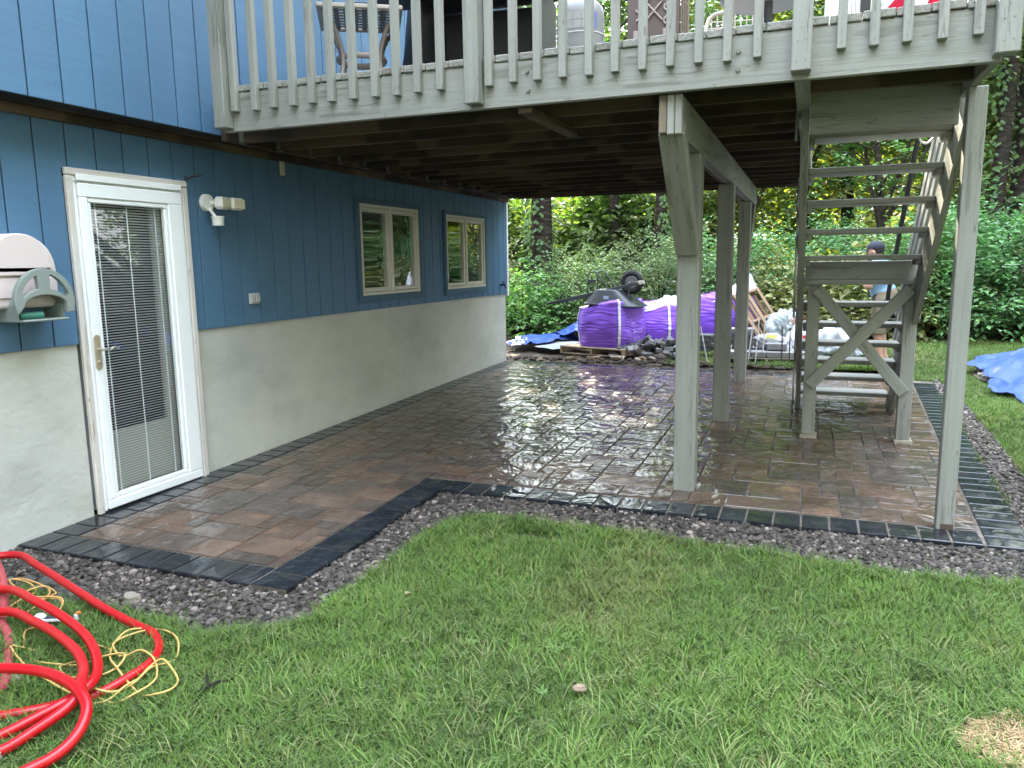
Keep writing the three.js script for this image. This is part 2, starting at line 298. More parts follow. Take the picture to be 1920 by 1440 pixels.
// ---------------------------------------------------------------- house
const house = thing('house', 'blue house with vertical board siding over a grey stucco base', 'house');
{
  const END = -8.47, NEAR = 4.2;
  mesh('foundation_wall', [bb(-0.16, -0.4, -8.43, 0, 1.094, -2.325, 0.004), bb(-0.16, -0.4, -1.39, 0, 1.094, NEAR, 0.004)], M.stucco, house);
  const openings = [[-2.33, -1.39, -1, 2.125], [-5.76, -4.51, 1.2, 2.15], [-7.64, -6.4, 1.19, 2.145]];
  // board wall: backing pieces and one board per 20 cm
  const wall = (name, x, y0, y1, first, pitch, n, ops) => {
    const back = [], zs = [END, NEAR, ...ops.flatMap((o) => [o[0], o[1]])].sort((a, b) => a - b);
    for (let i = 0; i + 1 < zs.length; i++) {
      const mid = (zs[i] + zs[i + 1]) / 2, o = ops.find((e) => mid > e[0] && mid < e[1]);
      if (!o) back.push(bb(x - 0.13, y0, zs[i], x, y1, zs[i + 1], 0));
      else { if (o[2] > y0) back.push(bb(x - 0.13, y0, zs[i], x, o[2], zs[i + 1], 0)); back.push(bb(x - 0.13, o[3], zs[i], x, y1, zs[i + 1], 0)); }
    }
    const w = mesh(name, back, M.groove, house);
    for (let k = 0; k < n; k++) {
      const a = Math.max(END + 0.001, first - pitch * (k + 1)), b = Math.min(NEAR, first - pitch * k); if (b - a < 0.02) continue;
      const cuts = [a, b, ...ops.flatMap((o) => [o[0], o[1]]).filter((z) => z > a && z < b)].sort((p, q) => p - q);
      for (let i = 0; i + 1 < cuts.length; i++) {
        const lo = cuts[i] + (i === 0 ? 0.0045 : 0), hi = cuts[i + 1] - (i + 2 === cuts.length ? 0.0045 : 0), mid = (lo + hi) / 2, o = ops.find((e) => mid > e[0] && mid < e[1]); if (hi - lo < 0.006) continue;
        const put = (p, q) => { if (q - p > 0.01) mesh('siding_board', bb(x + 0.001, p, lo, x + 0.014, q, hi, 0.0022, true), M.blue, w); };
        if (!o) put(y0 - 0.012, y1); else { put(y0 - 0.012, o[2]); put(o[3], y1); }
      }
    }
  };
  wall('lower_wall', 0.004, 1.105, 2.438, -2.448 + 0.2032 * 16, 0.2032, 48, openings);
  wall('upper_wall', 0.247, 2.452, 5.4, -1.042 + 0.2067 * 14, 0.2067, 52, []);
  { const nicks = [], q = rngOf(19); for (let i = 0; i < 120; i++) { const up = i < 55, k = Math.floor(q() * 40), z = up ? -1.042 + 0.2067 * 6 - 0.2067 * k + rr(0.02, 0.05, q) : -2.448 + 0.2032 * 6 - 0.2032 * k + rr(0.02, 0.05, q), y = up ? rr(2.5, 4.2, q) : rr(1.14, 2.36, q); if (openings.some((o) => z > o[0] - 0.06 && z < o[1] + 0.06 && y < o[3] + 0.06)) continue; nicks.push(cyl(0.0035, 0.0035, 0.002, 0, 0, 0, 6).rotateZ(Math.PI / 2).translate(up ? 0.2612 : 0.0185, y, z)); }
    stuff(mesh('nail_head', nicks, std([0.04, 0.07, 0.11], 0.6), house)); }
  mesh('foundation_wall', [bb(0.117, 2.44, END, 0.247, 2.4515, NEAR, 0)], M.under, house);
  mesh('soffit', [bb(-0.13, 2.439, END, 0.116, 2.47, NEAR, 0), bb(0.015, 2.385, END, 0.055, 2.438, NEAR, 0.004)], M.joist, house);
  mesh('corner_trim', [bb(-0.11, 1.06, END - 0.022, 0.03, 2.42, END - 0.001, 0.003), bb(0.0145, 1.06, END, 0.032, 2.42, END + 0.035, 0.003)], M.white, house);
  // the rest of the body, so that it stands and throws its shadow as a house
  mesh('end_wall', [bb(-7, -0.4, -8.47, -0.17, 5.4, -8.34, 0), bb(-7, -0.4, 4.07, -0.17, 5.4, 4.2, 0), bb(-7.1, -0.4, -8.47, -7, 5.4, 4.2, 0)], M.blueTrim, house);
  const roof = new THREE.Shape([[-7.7, 5.2], [0.9, 5.2], [0.9, 5.4], [-3.4, 7.9], [-7.7, 5.4]].map((p) => new THREE.Vector2(...p)));
  mesh('roof', flat(new THREE.ExtrudeGeometry(roof, { depth: 13.4, bevelEnabled: false })).translate(0, 0, -8.9), std([0.06, 0.06, 0.065], 0.9), house);
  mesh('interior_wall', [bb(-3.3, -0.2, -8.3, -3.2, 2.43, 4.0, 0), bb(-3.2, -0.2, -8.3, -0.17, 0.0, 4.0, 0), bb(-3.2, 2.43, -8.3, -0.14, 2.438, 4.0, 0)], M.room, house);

  // windows: blue casing > cream frame, sash, pane
  for (const [z0, z1, y0, y1, lab] of [[-5.795, -4.49, 1.172, 2.175, 'window nearer the door'], [-7.66, -6.385, 1.163, 2.165, 'window nearer the far corner']]) {
    const t = 0.065, fx = 0.02;
    const w = mesh('window', [bb(fx, y0, z0, 0.052, y0 + t, z1, 0.004, true), bb(fx, y1 - t + 0.02, z0, 0.052, y1, z1, 0.004, true), bb(fx, y0 + t, z0, 0.05, y1 - t + 0.02, z0 + t - 0.015, 0.004), bb(fx, y0 + t, z1 - t + 0.015, 0.05, y1 - t + 0.02, z1, 0.004)], M.blueTrim, house);
    w.userData.label = lab;
    const a = z0 + 0.05, b = z1 - 0.05, c = y0 + t + 0.001, d = y1 - t + 0.019, f = 0.032, mid = (a + b) / 2;
    mesh('window_frame', [bb(-0.06, c, a, 0.044, c + f, b, 0.003), bb(-0.06, d - f, a, 0.044, d, b, 0.003), bb(-0.06, c + f, a, 0.042, d - f, a + f, 0.003), bb(-0.06, c + f, b - f, 0.042, d - f, b, 0.003), bb(-0.06, c + f, mid - 0.018, 0.042, d - f, mid + 0.018, 0.003)], M.sash, w);
    for (const [p, q] of [[a + f, mid - 0.018], [mid + 0.018, b - f]]) {
      const s = 0.043, e = 0.003;
      mesh('sash', [bb(-0.03, c + f + e, p + e, 0.028, c + f + s, q - e, 0.004), bb(-0.03, d - f - s, p + e, 0.028, d - f - e, q - e, 0.004), bb(-0.03, c + f + s, p + e, 0.026, d - f - s, p + s, 0.004), bb(-0.03, c + f + s, q - s, 0.026, d - f - s, q - e, 0.004)], M.sash, w);
      const pane = new THREE.PlaneGeometry(q - p - 2 * s, d - c - 2 * f - 2 * s, 12, 12);
      const pp = pane.attributes.position, sd = rr(0, 9);
      for (let i = 0; i < pp.count; i++) pp.setZ(i, 0.0016 * Math.sin(pp.getY(i) * 7 + sd) + 0.001 * Math.sin(pp.getX(i) * 8 + sd * 2));
      pane.computeVertexNormals(); pane.rotateY(Math.PI / 2).translate(0.006, (c + d) / 2, (p + q) / 2);
      mesh('pane', pane, M.pane, w);
    }
  }

  // door: aged casing, white storm door with a blind behind its glass
  mesh('door_casing', [bb(0.015, 0.02, -1.435, 0.045, 2.085, -1.392, 0.006), bb(0.015, 0.02, -2.338, 0.045, 2.085, -2.292, 0.006), bb(0.015, 2.086, -2.338, 0.048, 2.132, -1.392, 0.008)], M.casing, house);
  mesh('door_jamb', [bb(-0.1, 0.03, -1.462, 0.034, 2.05, -1.436, 0.003), bb(-0.1, 0.03, -2.291, 0.034, 2.05, -2.27, 0.003), bb(-0.1, 2.051, -2.291, 0.036, 2.085, -1.436, 0.003), bb(0.0455, 2.06, -2.27, 0.056, 2.098, -1.452, 0.003)], M.white, house);
  mesh('threshold', [bb(-0.1, 0.012, -2.291, 0.03, 0.03, -1.436, 0.002)], M.black, house);
  const Z0 = -2.266, Z1 = -1.464, g0 = -2.118, g1 = -1.55, h0 = 0.125, h1 = 1.935;
  const door = mesh('storm_door', [bb(0.01, 0.036, Z0, 0.05, h0 - 0.03, Z1, 0.006), bb(0.01, h1 + 0.03, Z0, 0.05, 2.048, Z1, 0.006), bb(0.01, h0 - 0.03, Z0, 0.05, h1 + 0.03, g0 - 0.03, 0.006), bb(0.01, h0 - 0.03, g1 + 0.03, 0.05, h1 + 0.03, Z1, 0.006),
    bb(0.004, h0 - 0.029, g0 - 0.029, 0.042, h0, g1 + 0.029, 0.006), bb(0.004, h1, g0 - 0.029, 0.042, h1 + 0.029, g1 + 0.029, 0.006), bb(0.004, h0, g0 - 0.029, 0.04, h1, g0, 0.006), bb(0.004, h0, g1, 0.04, h1, g1 + 0.029, 0.006)], M.white, house);
  mesh('pane', new THREE.PlaneGeometry(g1 - g0, h1 - h0).rotateY(Math.PI / 2).translate(0.028, (h0 + h1) / 2, (g0 + g1) / 2), M.doorPane, door);
  const slats = [];
  for (let y = h0 + 0.012; y < h1 - 0.004; y += 0.0172) { const s = box(0.0135, 0.0012, g1 - g0 - 0.012, 0, 0, 0, 0); slats.push(s.rotateZ(0.5).translate(-0.002, y, (g0 + g1) / 2)); }
  mesh('blind', slats, M.blind, door);
  mesh('blind_cord', [0.09, 0.5, 0.9].map((t) => bb(0.0066, h0, lerp(g1, g0, t) - 0.004, 0.008, h1, lerp(g1, g0, t) + 0.004, 0)), M.blind, door);
  mesh('inner_door', [bb(-0.09, 0.04, Z0 + 0.0, -0.06, 0.5, Z1, 0.004), bb(-0.09, 0.5, Z0, -0.06, 2.04, Z0 + 0.17, 0.004), bb(-0.09, 0.5, Z1 - 0.1, -0.06, 2.04, Z1, 0.004), bb(-0.09, 1.98, Z0 + 0.17, -0.06, 2.04, Z1 - 0.1, 0.004)], std([0.45, 0.43, 0.38], 0.6), house);
  const plate = new THREE.Shape(); plate.absellipse(0, 0.085, 0.021, 0.021, 0, Math.PI); plate.absellipse(0, -0.085, 0.021, 0.021, Math.PI, 2 * Math.PI);
  const hp = mesh('handle_plate', flat(new THREE.ExtrudeGeometry(plate, { depth: 0.005, bevelSize: 0.002, bevelThickness: 0.002, bevelSegments: 2 })).rotateY(Math.PI / 2).translate(0.0505, 1.035, -1.485), M.brass, door);
  mesh('handle', [rod([0.055, 1.052, -1.487], [0.1, 1.052, -1.487], 0.0085, 12), tube([[0.098, 1.052, -1.48], [0.102, 1.053, -1.50], [0.102, 1.045, -1.53], [0.1, 1.06, -1.565], [0.1, 1.052, -1.6]], 0.0075, 24, 10)], M.steel, door);
  mesh('lock', rod([0.055, 0.975, -1.487], [0.07, 0.975, -1.487], 0.009, 12), M.steel, door);
}

// ---------------------------------------------------------------- things on the wall
{
  const white = std([0.74, 0.73, 0.70], 0.45), lens = std([0.62, 0.60, 0.44], 0.35);
  const t = thing('security_light', 'white twin head security floodlight on the blue wall right of the glass door', 'floodlight', [0.019, 1.98, -2.53]);
  mesh('base', [cyl(0.058, 0.062, 0.03).rotateZ(-Math.PI / 2).translate(0.015, 0.02, 0), rod([0.02, -0.02, -0.01], [0.07, -0.09, -0.02], 0.012, 10), rod([0.02, 0.02, -0.03], [0.09, 0.02, -0.05], 0.016, 10)], white, t);
  for (const [z, tw, dx] of [[-0.075, 0.15, 0], [-0.205, -0.1, 0.012]]) {
    const h = mesh('lamp_head', box(0.07, 0.088, 0.125, 0, 0, 0, 0.018).rotateY(tw).translate(0.085 + dx, 0.018, z), white, t);
    mesh('lamp_lens', box(0.008, 0.07, 0.105, 0.036, 0, 0, 0.003).rotateY(tw).translate(0.085 + dx, 0.018, z), lens, h);
  }
  const s = mesh('motion_sensor', [cyl(0.042, 0.04, 0.055, 0.075, -0.115, -0.03, 20), cyl(0.046, 0.046, 0.012, 0.075, -0.083, -0.03, 20)], white, t);
  const o = thing('outlet_cover', 'grey weatherproof outlet cover low on the blue siding left of the windows', 'outlet', [0.019, 1.29, -2.977]);
  mesh('plate', box(0.016, 0.085, 0.118, 0.008, 0, 0, 0.004), std([0.5, 0.5, 0.48], 0.5), o);
  for (const z of [-0.028, 0.028]) mesh('lid', box(0.012, 0.062, 0.045, 0.021, 0, z, 0.004), std([0.42, 0.42, 0.41], 0.5), o);
  tag(mesh('wall_block', bb(0.019, 2.275, -3.44, 0.04, 2.395, -3.395, 0.003), std([0.55, 0.50, 0.36], 0.7)), 'small cream wooden block high on the shaded blue siding', 'wood block');
  const hk = thing('wall_hook', 'dark metal hook sticking out above the top right corner of the door frame', 'hook', [0.019, 2.15, -2.35]);
  mesh('hook', [rod([0, 0, 0], [0.06, 0.02, -0.03], 0.006), rod([0.06, 0.02, -0.03], [0.1, 0.028, -0.06], 0.008), rod([0, -0.03, 0], [0.002, 0.02, 0], 0.006)], M.black, hk);
  const fa = thing('hose_tap', 'small black outdoor tap on the blue siding by the far house corner', 'tap', [0.019, 1.23, -8.2]);
  mesh('body', [rod([0, 0, 0], [0.07, 0, 0], 0.014), rod([0.06, 0, 0], [0.085, -0.05, 0], 0.012)], M.black, fa);
  mesh('handle', [rod([0.05, 0.0, 0], [0.05, 0.035, 0], 0.005), cyl(0.028, 0.028, 0.01, 0.05, 0.04, 0, 10)], M.black, fa);

  // hose hanger: beige domed box with a grey green cradle in front
  const beige = std([0.56, 0.48, 0.46], 0.55), green = std([0.20, 0.235, 0.215], 0.5);
  const hr = thing('hose_hanger', 'beige domed hose holder with a grey cradle on the wall left of the door', 'hose holder', [0.019, 1.5, -0.98]);
  const dome = (r, y0) => { const s = new THREE.Shape(); s.moveTo(-r, y0); s.lineTo(-r, 0.02); s.bezierCurveTo(-r, 0.15, -r * 0.62, 0.215, 0, 0.215); s.bezierCurveTo(r * 0.62, 0.215, r, 0.15, r, 0.02); s.lineTo(r, y0); s.quadraticCurveTo(r, y0 - 0.035, r - 0.04, y0 - 0.035); s.lineTo(-r + 0.04, y0 - 0.035); s.quadraticCurveTo(-r, y0 - 0.035, -r, y0); return s; };
  const ext = (s, d, b) => flat(new THREE.ExtrudeGeometry(s, { depth: d, bevelSize: b, bevelThickness: b, bevelSegments: 3, curveSegments: 16 })).rotateY(Math.PI / 2);
  const bx = mesh('housing', ext(dome(0.2, -0.11), 0.1, 0.02), beige, hr);
  mesh('lid', ext(dome(0.165, 0.04), 0.012, 0.008).translate(0.118, 0.012, 0), beige, bx);
  mesh('front_panel', [box(0.012, 0.11, 0.36, 0.122, -0.055, 0, 0.006), box(0.06, 0.1, 0.012, 0.07, -0.02, -0.224, 0.005)], beige, bx);
  const arch = new THREE.Shape(); const A0 = (r, ry, from, to, n, f) => { for (let i = 0; i <= n; i++) { const a = lerp(from, to, i / n); f(Math.cos(a) * r, Math.sin(a) * ry); } };
  let first = true; A0(0.175, 0.185, Math.PI, 0, 24, (x, y) => { first ? arch.moveTo(x, y) : arch.lineTo(x, y); first = false; });
  arch.lineTo(0.165, -0.05); arch.lineTo(0.13, -0.05); A0(0.128, 0.06, 0, Math.PI, 20, (x, y) => arch.lineTo(x, y - 0.01)); arch.lineTo(-0.165, -0.05); arch.lineTo(-0.175, 0);
  for (const sg of [-1, 1]) { const hole = new THREE.Path(); hole.moveTo(sg * 0.03, 0.075); hole.lineTo(sg * 0.035, 0.155); hole.quadraticCurveTo(sg * 0.1, 0.14, sg * 0.142, 0.05); hole.lineTo(sg * 0.125, 0.03); hole.quadraticCurveTo(sg * 0.08, 0.07, sg * 0.03, 0.075); arch.holes.push(hole); }
  mesh('cradle', [flat(new THREE.ExtrudeGeometry(arch, { depth: 0.022, bevelSize: 0.004, bevelThickness: 0.004, bevelSegments: 2 })).rotateY(Math.PI / 2).translate(0.2, -0.14, -0.05),
    sheet((s, t) => { const a = lerp(-0.1, Math.PI + 0.1, s); return [lerp(0.02, 0.2, t), -0.15 + Math.sin(a) * 0.07, -0.05 + Math.cos(a) * 0.14]; }, 20, 4), box(0.2, 0.012, 0.27, 0.12, -0.23, -0.05, 0.004), box(0.16, 0.09, 0.012, 0.1, -0.19, 0.085, 0.003), box(0.16, 0.09, 0.012, 0.1, -0.19, -0.185, 0.003)], green, hr);
  mesh('nozzle', [rod([0.15, -0.205, 0.06], [0.17, -0.205, -0.06], 0.02, 12)], std([0.03, 0.16, 0.11], 0.4), hr);
}

// ---------------------------------------------------------------- deck
const deck = thing('deck', 'raised grey painted timber deck on posts along the house', 'deck');
{
  const T0 = 2.64, TOP = 2.678, F = -2.19, FAR = -8.2, q = rngOf(9);
  mesh('rim_board', bb(0.53, 2.40, F - 0.04, 4.872, T0 - 0.002, F, 0.004), M.deck, deck);
  mesh('rim_board', bb(4.832, 2.40, -3.03, 4.872, T0 - 0.002, F - 0.041, 0.004), M.deck, deck);
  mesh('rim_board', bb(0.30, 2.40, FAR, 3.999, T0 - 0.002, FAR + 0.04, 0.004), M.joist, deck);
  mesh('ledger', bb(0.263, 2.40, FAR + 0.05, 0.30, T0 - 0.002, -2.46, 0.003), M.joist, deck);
  for (let i = 0, x = 0.29; x < 4.86; i++, x += 0.143) {
    const st = x + 0.07 > 4.07;
    const e = x < 0.5 ? -2.46 : F + rr(0.004, 0.016, q), dy = rr(-0.003, 0.003, q);
    if (!st) mesh('deck_board', bb(x, T0 + dy, FAR - 0.01, Math.min(x + 0.138, 4.88), TOP + dy, e, 0.004), M.deckEnd, deck);
    else { mesh('deck_board', bb(x, T0 + dy, -2.98, Math.min(x + 0.138, 4.88), TOP + dy, e, 0.004), M.deckEnd, deck); }
  }
  for (let i = 1; i < 15; i++) {
    const z = F - 0.02 - i * 0.406; if (z < FAR + 0.1) break;
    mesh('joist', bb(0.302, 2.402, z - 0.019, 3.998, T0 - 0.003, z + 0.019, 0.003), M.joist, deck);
    mesh('joist_hanger', [bb(0.3025, 2.41, z - 0.022, 0.34, 2.57, z - 0.0195, 0), bb(0.3025, 2.41, z + 0.0195, 0.34, 2.57, z + 0.022, 0), bb(0.3025, 2.398, z - 0.022, 0.34, 2.4015, z + 0.022, 0)], std([0.2, 0.19, 0.18], 0.6, { metalness: 0.6 }), deck);
    if (z > -2.95) mesh('joist', bb(4.074, 2.41, z - 0.019, 4.83, T0 - 0.003, z + 0.019, 0.003), M.joist, deck);
  }
  mesh('trimmer', bb(4.0, 2.40, FAR + 0.041, 4.072, T0 - 0.003, F - 0.042, 0.003), M.deck, deck);
  mesh('header', bb(4.074, 2.375, -3.03, 4.83, T0 - 0.004, -2.985, 0.003), M.deck, deck);
  mesh('header', bb(4.074, 2.25, -2.984, 4.83, 2.50, -2.945, 0.003), M.deck, deck);
  mesh('blocking', bar([2.585, 2.383, -2.24], [2.60, 2.383, -3.19], 0.085, 0.034, 0.003), M.joist, deck);
  // beam of three planks, posts, braces
  for (const [k, x] of [3.335, 3.376, 3.417].entries()) mesh('beam_ply', bb(x, 2.195 + (k === 0 ? 0.008 : 0), -8.12, x + 0.039, 2.399, -2.235 - k * 0.004, 0.006), k ? M.deck : M.weathered, deck);
  for (const [x0, x1, z, lab] of [[3.325, 3.462, -2.985, 'nearest support post under the beam'], [3.325, 3.462, -5.14, 'middle support post under the beam'], [3.31, 3.447, -7.36, 'far support post under the beam']]) {
    const p = mesh('support_post', bb(x0, G(z) + 0.005, z - 0.14, x1, 2.1945, z, 0.006), M.deck, deck); p.userData.label = lab;
  }
  const dp = mesh('support_post', bb(4.831, G(-2.75), -2.80, 4.92, 2.3985, -2.71, 0.005), M.deck, deck); dp.userData.label = 'slim corner post at the right';
  mesh('anchor_bracket', bb(4.85, G(-2.75) + 0.012, -2.709, 4.915, G(-2.75) + 0.045, -2.706, 0.001), std([0.07, 0.045, 0.035], 0.8), deck);
  mesh('knee_brace', bar([3.393, 2.235, -2.315], [3.393, 1.60, -2.96], 0.137, 0.09, 0.005), M.deck, deck);
  mesh('knee_brace', bar([3.379, 2.2, -8.1], [3.379, 1.62, -7.5], 0.137, 0.09, 0.005), M.deck, deck);
  mesh('bolt', [[3.392, 2.15, -2.355], [3.392, 1.68, -2.835]].map((p) => cyl(0.011, 0.012, 0.012, 0, 0, 0, 10).rotateX(Math.PI / 2 + 0.78).translate(p[0], p[1] + 0.035, p[2] + 0.035)), M.deck, deck);
  mesh('bolt', [[2.62, 2.575], [2.625, 2.475], [3.735, 2.56], [3.735, 2.475]].map(([x, y]) => cyl(0.010, 0.012, 0.012, 0, 0, 0, 10).rotateX(Math.PI / 2).translate(x, y, F + 0.006)), M.deck, deck);
  // railing
  for (const [x0, x1, y0] of [[0.525, 0.612, 2.415], [2.275, 2.363, 2.418], [3.985, 4.076, 2.425], [4.83, 4.925, 2.418]]) mesh('railing_post', bb(x0, y0, F + 0.001, x1, 3.66, F + 0.088, 0.005), M.deck, deck);
  for (const x of [0.632, 0.792, 0.93, 1.078, 1.218, 1.356, 1.509, 1.661, 1.803, 1.942, 2.087, 2.386, 2.529, 2.67, 2.814, 2.959, 3.099, 3.243, 3.386, 3.527, 3.667, 3.81, 4.188, 4.328, 4.466, 4.61, 4.751])
    mesh('baluster', bb(x - 0.004, 2.515 + rr(-0.004, 0.004, q), F + 0.0015, x + 0.038, 3.58, F + 0.045, 0.003).translate(0, 0, 0), M.deck, deck);
  { const nails = []; const nail = (x, y, z) => nails.push(cyl(0.0035, 0.0035, 0.003, 0, 0, 0, 6).rotateX(Math.PI / 2).translate(x, y, z));
    for (const x of [0.568, 2.319, 4.03, 4.877]) for (const [dx, y] of [[-0.02, 2.47], [0.02, 2.475], [-0.02, 2.56], [0.018, 2.565], [0.0, 2.62]]) nail(x + dx + rr(-0.004, 0.004, q), y, F + 0.089);
    for (const x of [0.632, 0.792, 0.93, 1.078, 1.218, 1.356, 1.509, 1.661, 1.803, 1.942, 2.087, 2.386, 2.529, 2.67, 2.814, 2.959, 3.099, 3.243, 3.386, 3.527, 3.667, 3.81, 4.188, 4.328, 4.466, 4.61, 4.751]) { nail(x + 0.017, 2.545, F + 0.0455); nail(x + 0.017, 2.60, F + 0.0455); }
    stuff(mesh('nail_head', nails, std([0.2, 0.2, 0.19], 0.6), deck)); }
  mesh('top_rail', bb(0.5, 3.58, F - 0.06, 4.94, 3.62, F + 0.1, 0.005), M.deck, deck);
}

// ---------------------------------------------------------------- stairs
const stairs = thing('deck_stairs', 'grey open tread timber stairs from the deck down to the patio', 'stairs');
{
  const y1 = 2.32, z1 = -3.38, rise = 0.19, run = 0.254, xa = 4.07, xb = 4.868, dir = (k) => [y1 - rise * k, z1 - run * k];
  for (let k = -1; k < 12; k++) { const [y, z] = dir(k); mesh('tread', bb(xa + 0.001, y - 0.038, z - 0.28, xb - 0.001, y, z, 0.005), M.deck, stairs); }
  for (const [x0, x1] of [[xa - 0.04, xa], [xb, xb + 0.04]]) {
    const s = new THREE.Shape(); // plank in the z-y plane, cut level at the ground and plumb at the header
    const L = (z, o) => y1 + (z - z1) * rise / run * 1 + o; // y of the nosing line at z
    const zt = -3.03, zb = -6.52;
    s.moveTo(-zt, L(zt, 0.05)); s.lineTo(-zt, L(zt, -0.3)); s.lineTo(6.12, L(-6.12, -0.3)); s.lineTo(6.17, G(-6.3) + 0.01); s.lineTo(6.56, G(-6.5) + 0.01); s.lineTo(6.6, L(-6.6, 0.05));
    mesh('stringer', flat(new THREE.ExtrudeGeometry(s, { depth: x1 - x0, bevelEnabled: false })).rotateY(Math.PI / 2).translate(x0, 0, 0), M.deck, stairs);
  }
  for (const k of [0, 1, 2, 3, 4, 5, 6, 7, 8, 9, 10]) for (const [a, b] of [[xa + 0.002, xa + 0.036], [xb - 0.036, xb - 0.002]]) { const [y, z] = dir(k); mesh('cleat', bb(a, y - 0.076, z - 0.26, b, y - 0.0385, z - 0.02, 0.003), M.deck, stairs); }
  // trestle under the flight
  const zp = -4.72;
  const sp1 = [[4.098, 4.198], [4.805, 4.905]];
  for (const [a, b] of sp1) { mesh('support_post', bb(a, 0.10, zp - 0.09, b, 1.37, zp, 0.005), M.deck, stairs); mesh('post_shoe', bb(a - 0.012, G(zp) + 0.003, zp - 0.12, b + 0.02, 0.1, zp + 0.025, 0.004), M.woodGrey, stairs); }
  mesh('cross_board', bb(4.075, 1.371, zp - 0.012, 4.92, 1.515, zp + 0.03, 0.004), M.deck, stairs);
  mesh('cross_brace', bar([4.165, 1.30, zp + 0.022], [4.84, 0.48, zp + 0.022], 0.04, 0.09, 0.004), M.deck, stairs);
  mesh('cross_brace', bar([4.84, 1.30, zp + 0.063], [4.14, 0.52, zp + 0.063], 0.04, 0.09, 0.004), M.deck, stairs);
  // balustrades and the black pipe handrail
  const off = (z, o) => y1 + (z - z1) * rise / run + o;
  for (const x of [xa - 0.062, xb + 0.062]) {
    for (const o of [0.34, 0.55, 0.76]) mesh('rail', bar([x + (x < 4.5 ? 0.022 : -0.022), off(-3.1, o + 0.05), -3.1], [x + (x < 4.5 ? 0.022 : -0.022), off(-6.35, o + 0.05), -6.35], 0.038, 0.1, 0.004), M.deck, stairs);
    for (const z of [-3.2, -4.8, -6.3]) mesh('newel', bb(x - 0.018, off(z, -0.2), z - 0.045, x + 0.0, off(z, 0.92), z + 0.045, 0.004), M.deck, stairs);
  }
  const hx = xb - 0.075;
  mesh('handrail', [tube([[hx, off(-3.3, 0.9), -3.3], [hx, off(-4.2, 0.84), -4.2], [hx, off(-5.6, 0.82), -5.6], [hx, off(-5.95, 0.78), -5.95], [hx + 0.005, off(-6.02, 0.70), -6.02], [hx + 0.03, off(-5.98, 0.6), -5.98], [hx + 0.06, off(-5.95, 0.6), -5.95]], 0.019, 60, 10)], M.blackPaint, stairs);
  for (const z of [-4.35, -5.6]) mesh('rail_bracket', tube([[hx, off(z, 0.82), z], [hx + 0.01, off(z, 0.76), z], [hx + 0.05, off(z, 0.74), z], [xb + 0.02, off(z, 0.78), z]], 0.009, 16, 8), M.steel, stairs);
}

// ---------------------------------------------------------------- foliage
const leafMat = (rough = 0.55, tr = 0.42) => new THREE.MeshPhysicalMaterial({ color: 0xffffff, vertexColors: true, roughness: rough, transmission: tr, thickness: 0, side: THREE.DoubleSide });
M.leaf = leafMat(0.92, 0.42); M.leafThin = leafMat(0.96, 0.62);
M.bark = std([0.065, 0.05, 0.04], 0.95, { map: T.barkTint, bumpMap: T.bark, bumpScale: 0.03 });
M.barkGrey = std([0.062, 0.052, 0.043], 0.95, { map: T.barkTint, bumpMap: T.bark, bumpScale: 0.025 });
class Foliage {
  constructor(seed) { this.q = rngOf(seed); this.pos = []; this.nor = []; this.col = []; }
  leaf(c, dir, side, len, wid, k, fold = 0.25) {
    const up = dir.clone().cross(side).normalize(), t = c.clone().addScaledVector(dir, len), m = c.clone().addScaledVector(dir, len * 0.42);
    const l = m.clone().addScaledVector(side, wid / 2).addScaledVector(up, wid * fold), r = m.clone().addScaledVector(side, -wid / 2).addScaledVector(up, wid * fold);
    for (const tri of [[c, t, l], [c, r, t]]) {
      const n = tri[1].clone().sub(tri[0]).cross(tri[2].clone().sub(tri[0])).normalize();
      for (const p of tri) { this.pos.push(p.x, p.y, p.z); this.nor.push(n.x, n.y, n.z); this.col.push(...k); }
    }
  }
  // a twig with leaves left and right of it
  twig(p, dir, L, n, len, wid, kf, droop = 0.5) {
    const q = this.q; dir = dir.clone().normalize(); let at = p.clone(); const d = dir.clone();
    for (let i = 0; i < n; i++) {
      at.addScaledVector(d, L / n); d.y -= droop * 0.5 / n; d.normalize();
      let side = v(d.z, 0, -d.x); if (side.lengthSq() < 1e-4) side.set(1, 0, 0); side.normalize(); side.y += (q() - 0.5) * 0.5; side.normalize();
      const s = i % 2 ? 1 : -1, ld = side.clone().multiplyScalar(s).addScaledVector(d, 0.55 + q() * 0.4); ld.y -= droop * (0.2 + q() * 0.5); ld.x += (q() - 0.5) * 0.5; ld.z += (q() - 0.5) * 0.5; ld.normalize();
      const nrm = v((q() - 0.5) * 0.9, 1, (q() - 0.5) * 0.9).cross(ld).normalize(), z = 0.7 + q() * 0.5;
      this.leaf(at, ld, nrm, len * z, wid * z, kf(q), 0.12 + q() * 0.2);
    }
  }
  cluster(c, r, twigs, per, len, wid, kf, droop) {
    const q = this.q, tone = 0.8 + q() * 0.45, kk = (g) => kf(g).map((x) => x * tone);
    for (let i = 0; i < twigs; i++) { const d = v(q() - 0.5, q() - 0.35, q() - 0.5).normalize(); this.twig(c.clone().addScaledVector(d, r * 0.25 * q()), d, r * (0.5 + 0.6 * q()), per, len, wid, kk, droop); }
  }
  build() { return geo(this.pos, this.nor, null, this.col); }
}
const green = (a, b, c, j = 0.25) => (q) => { const t = 1 + (q() - 0.5) * 2 * j, y = q() < 0.06 ? 1.5 : 1; return [a * t * y, b * t * (y > 1 ? 1.25 : 1), c * (1 + (q() - 0.5) * j)]; };
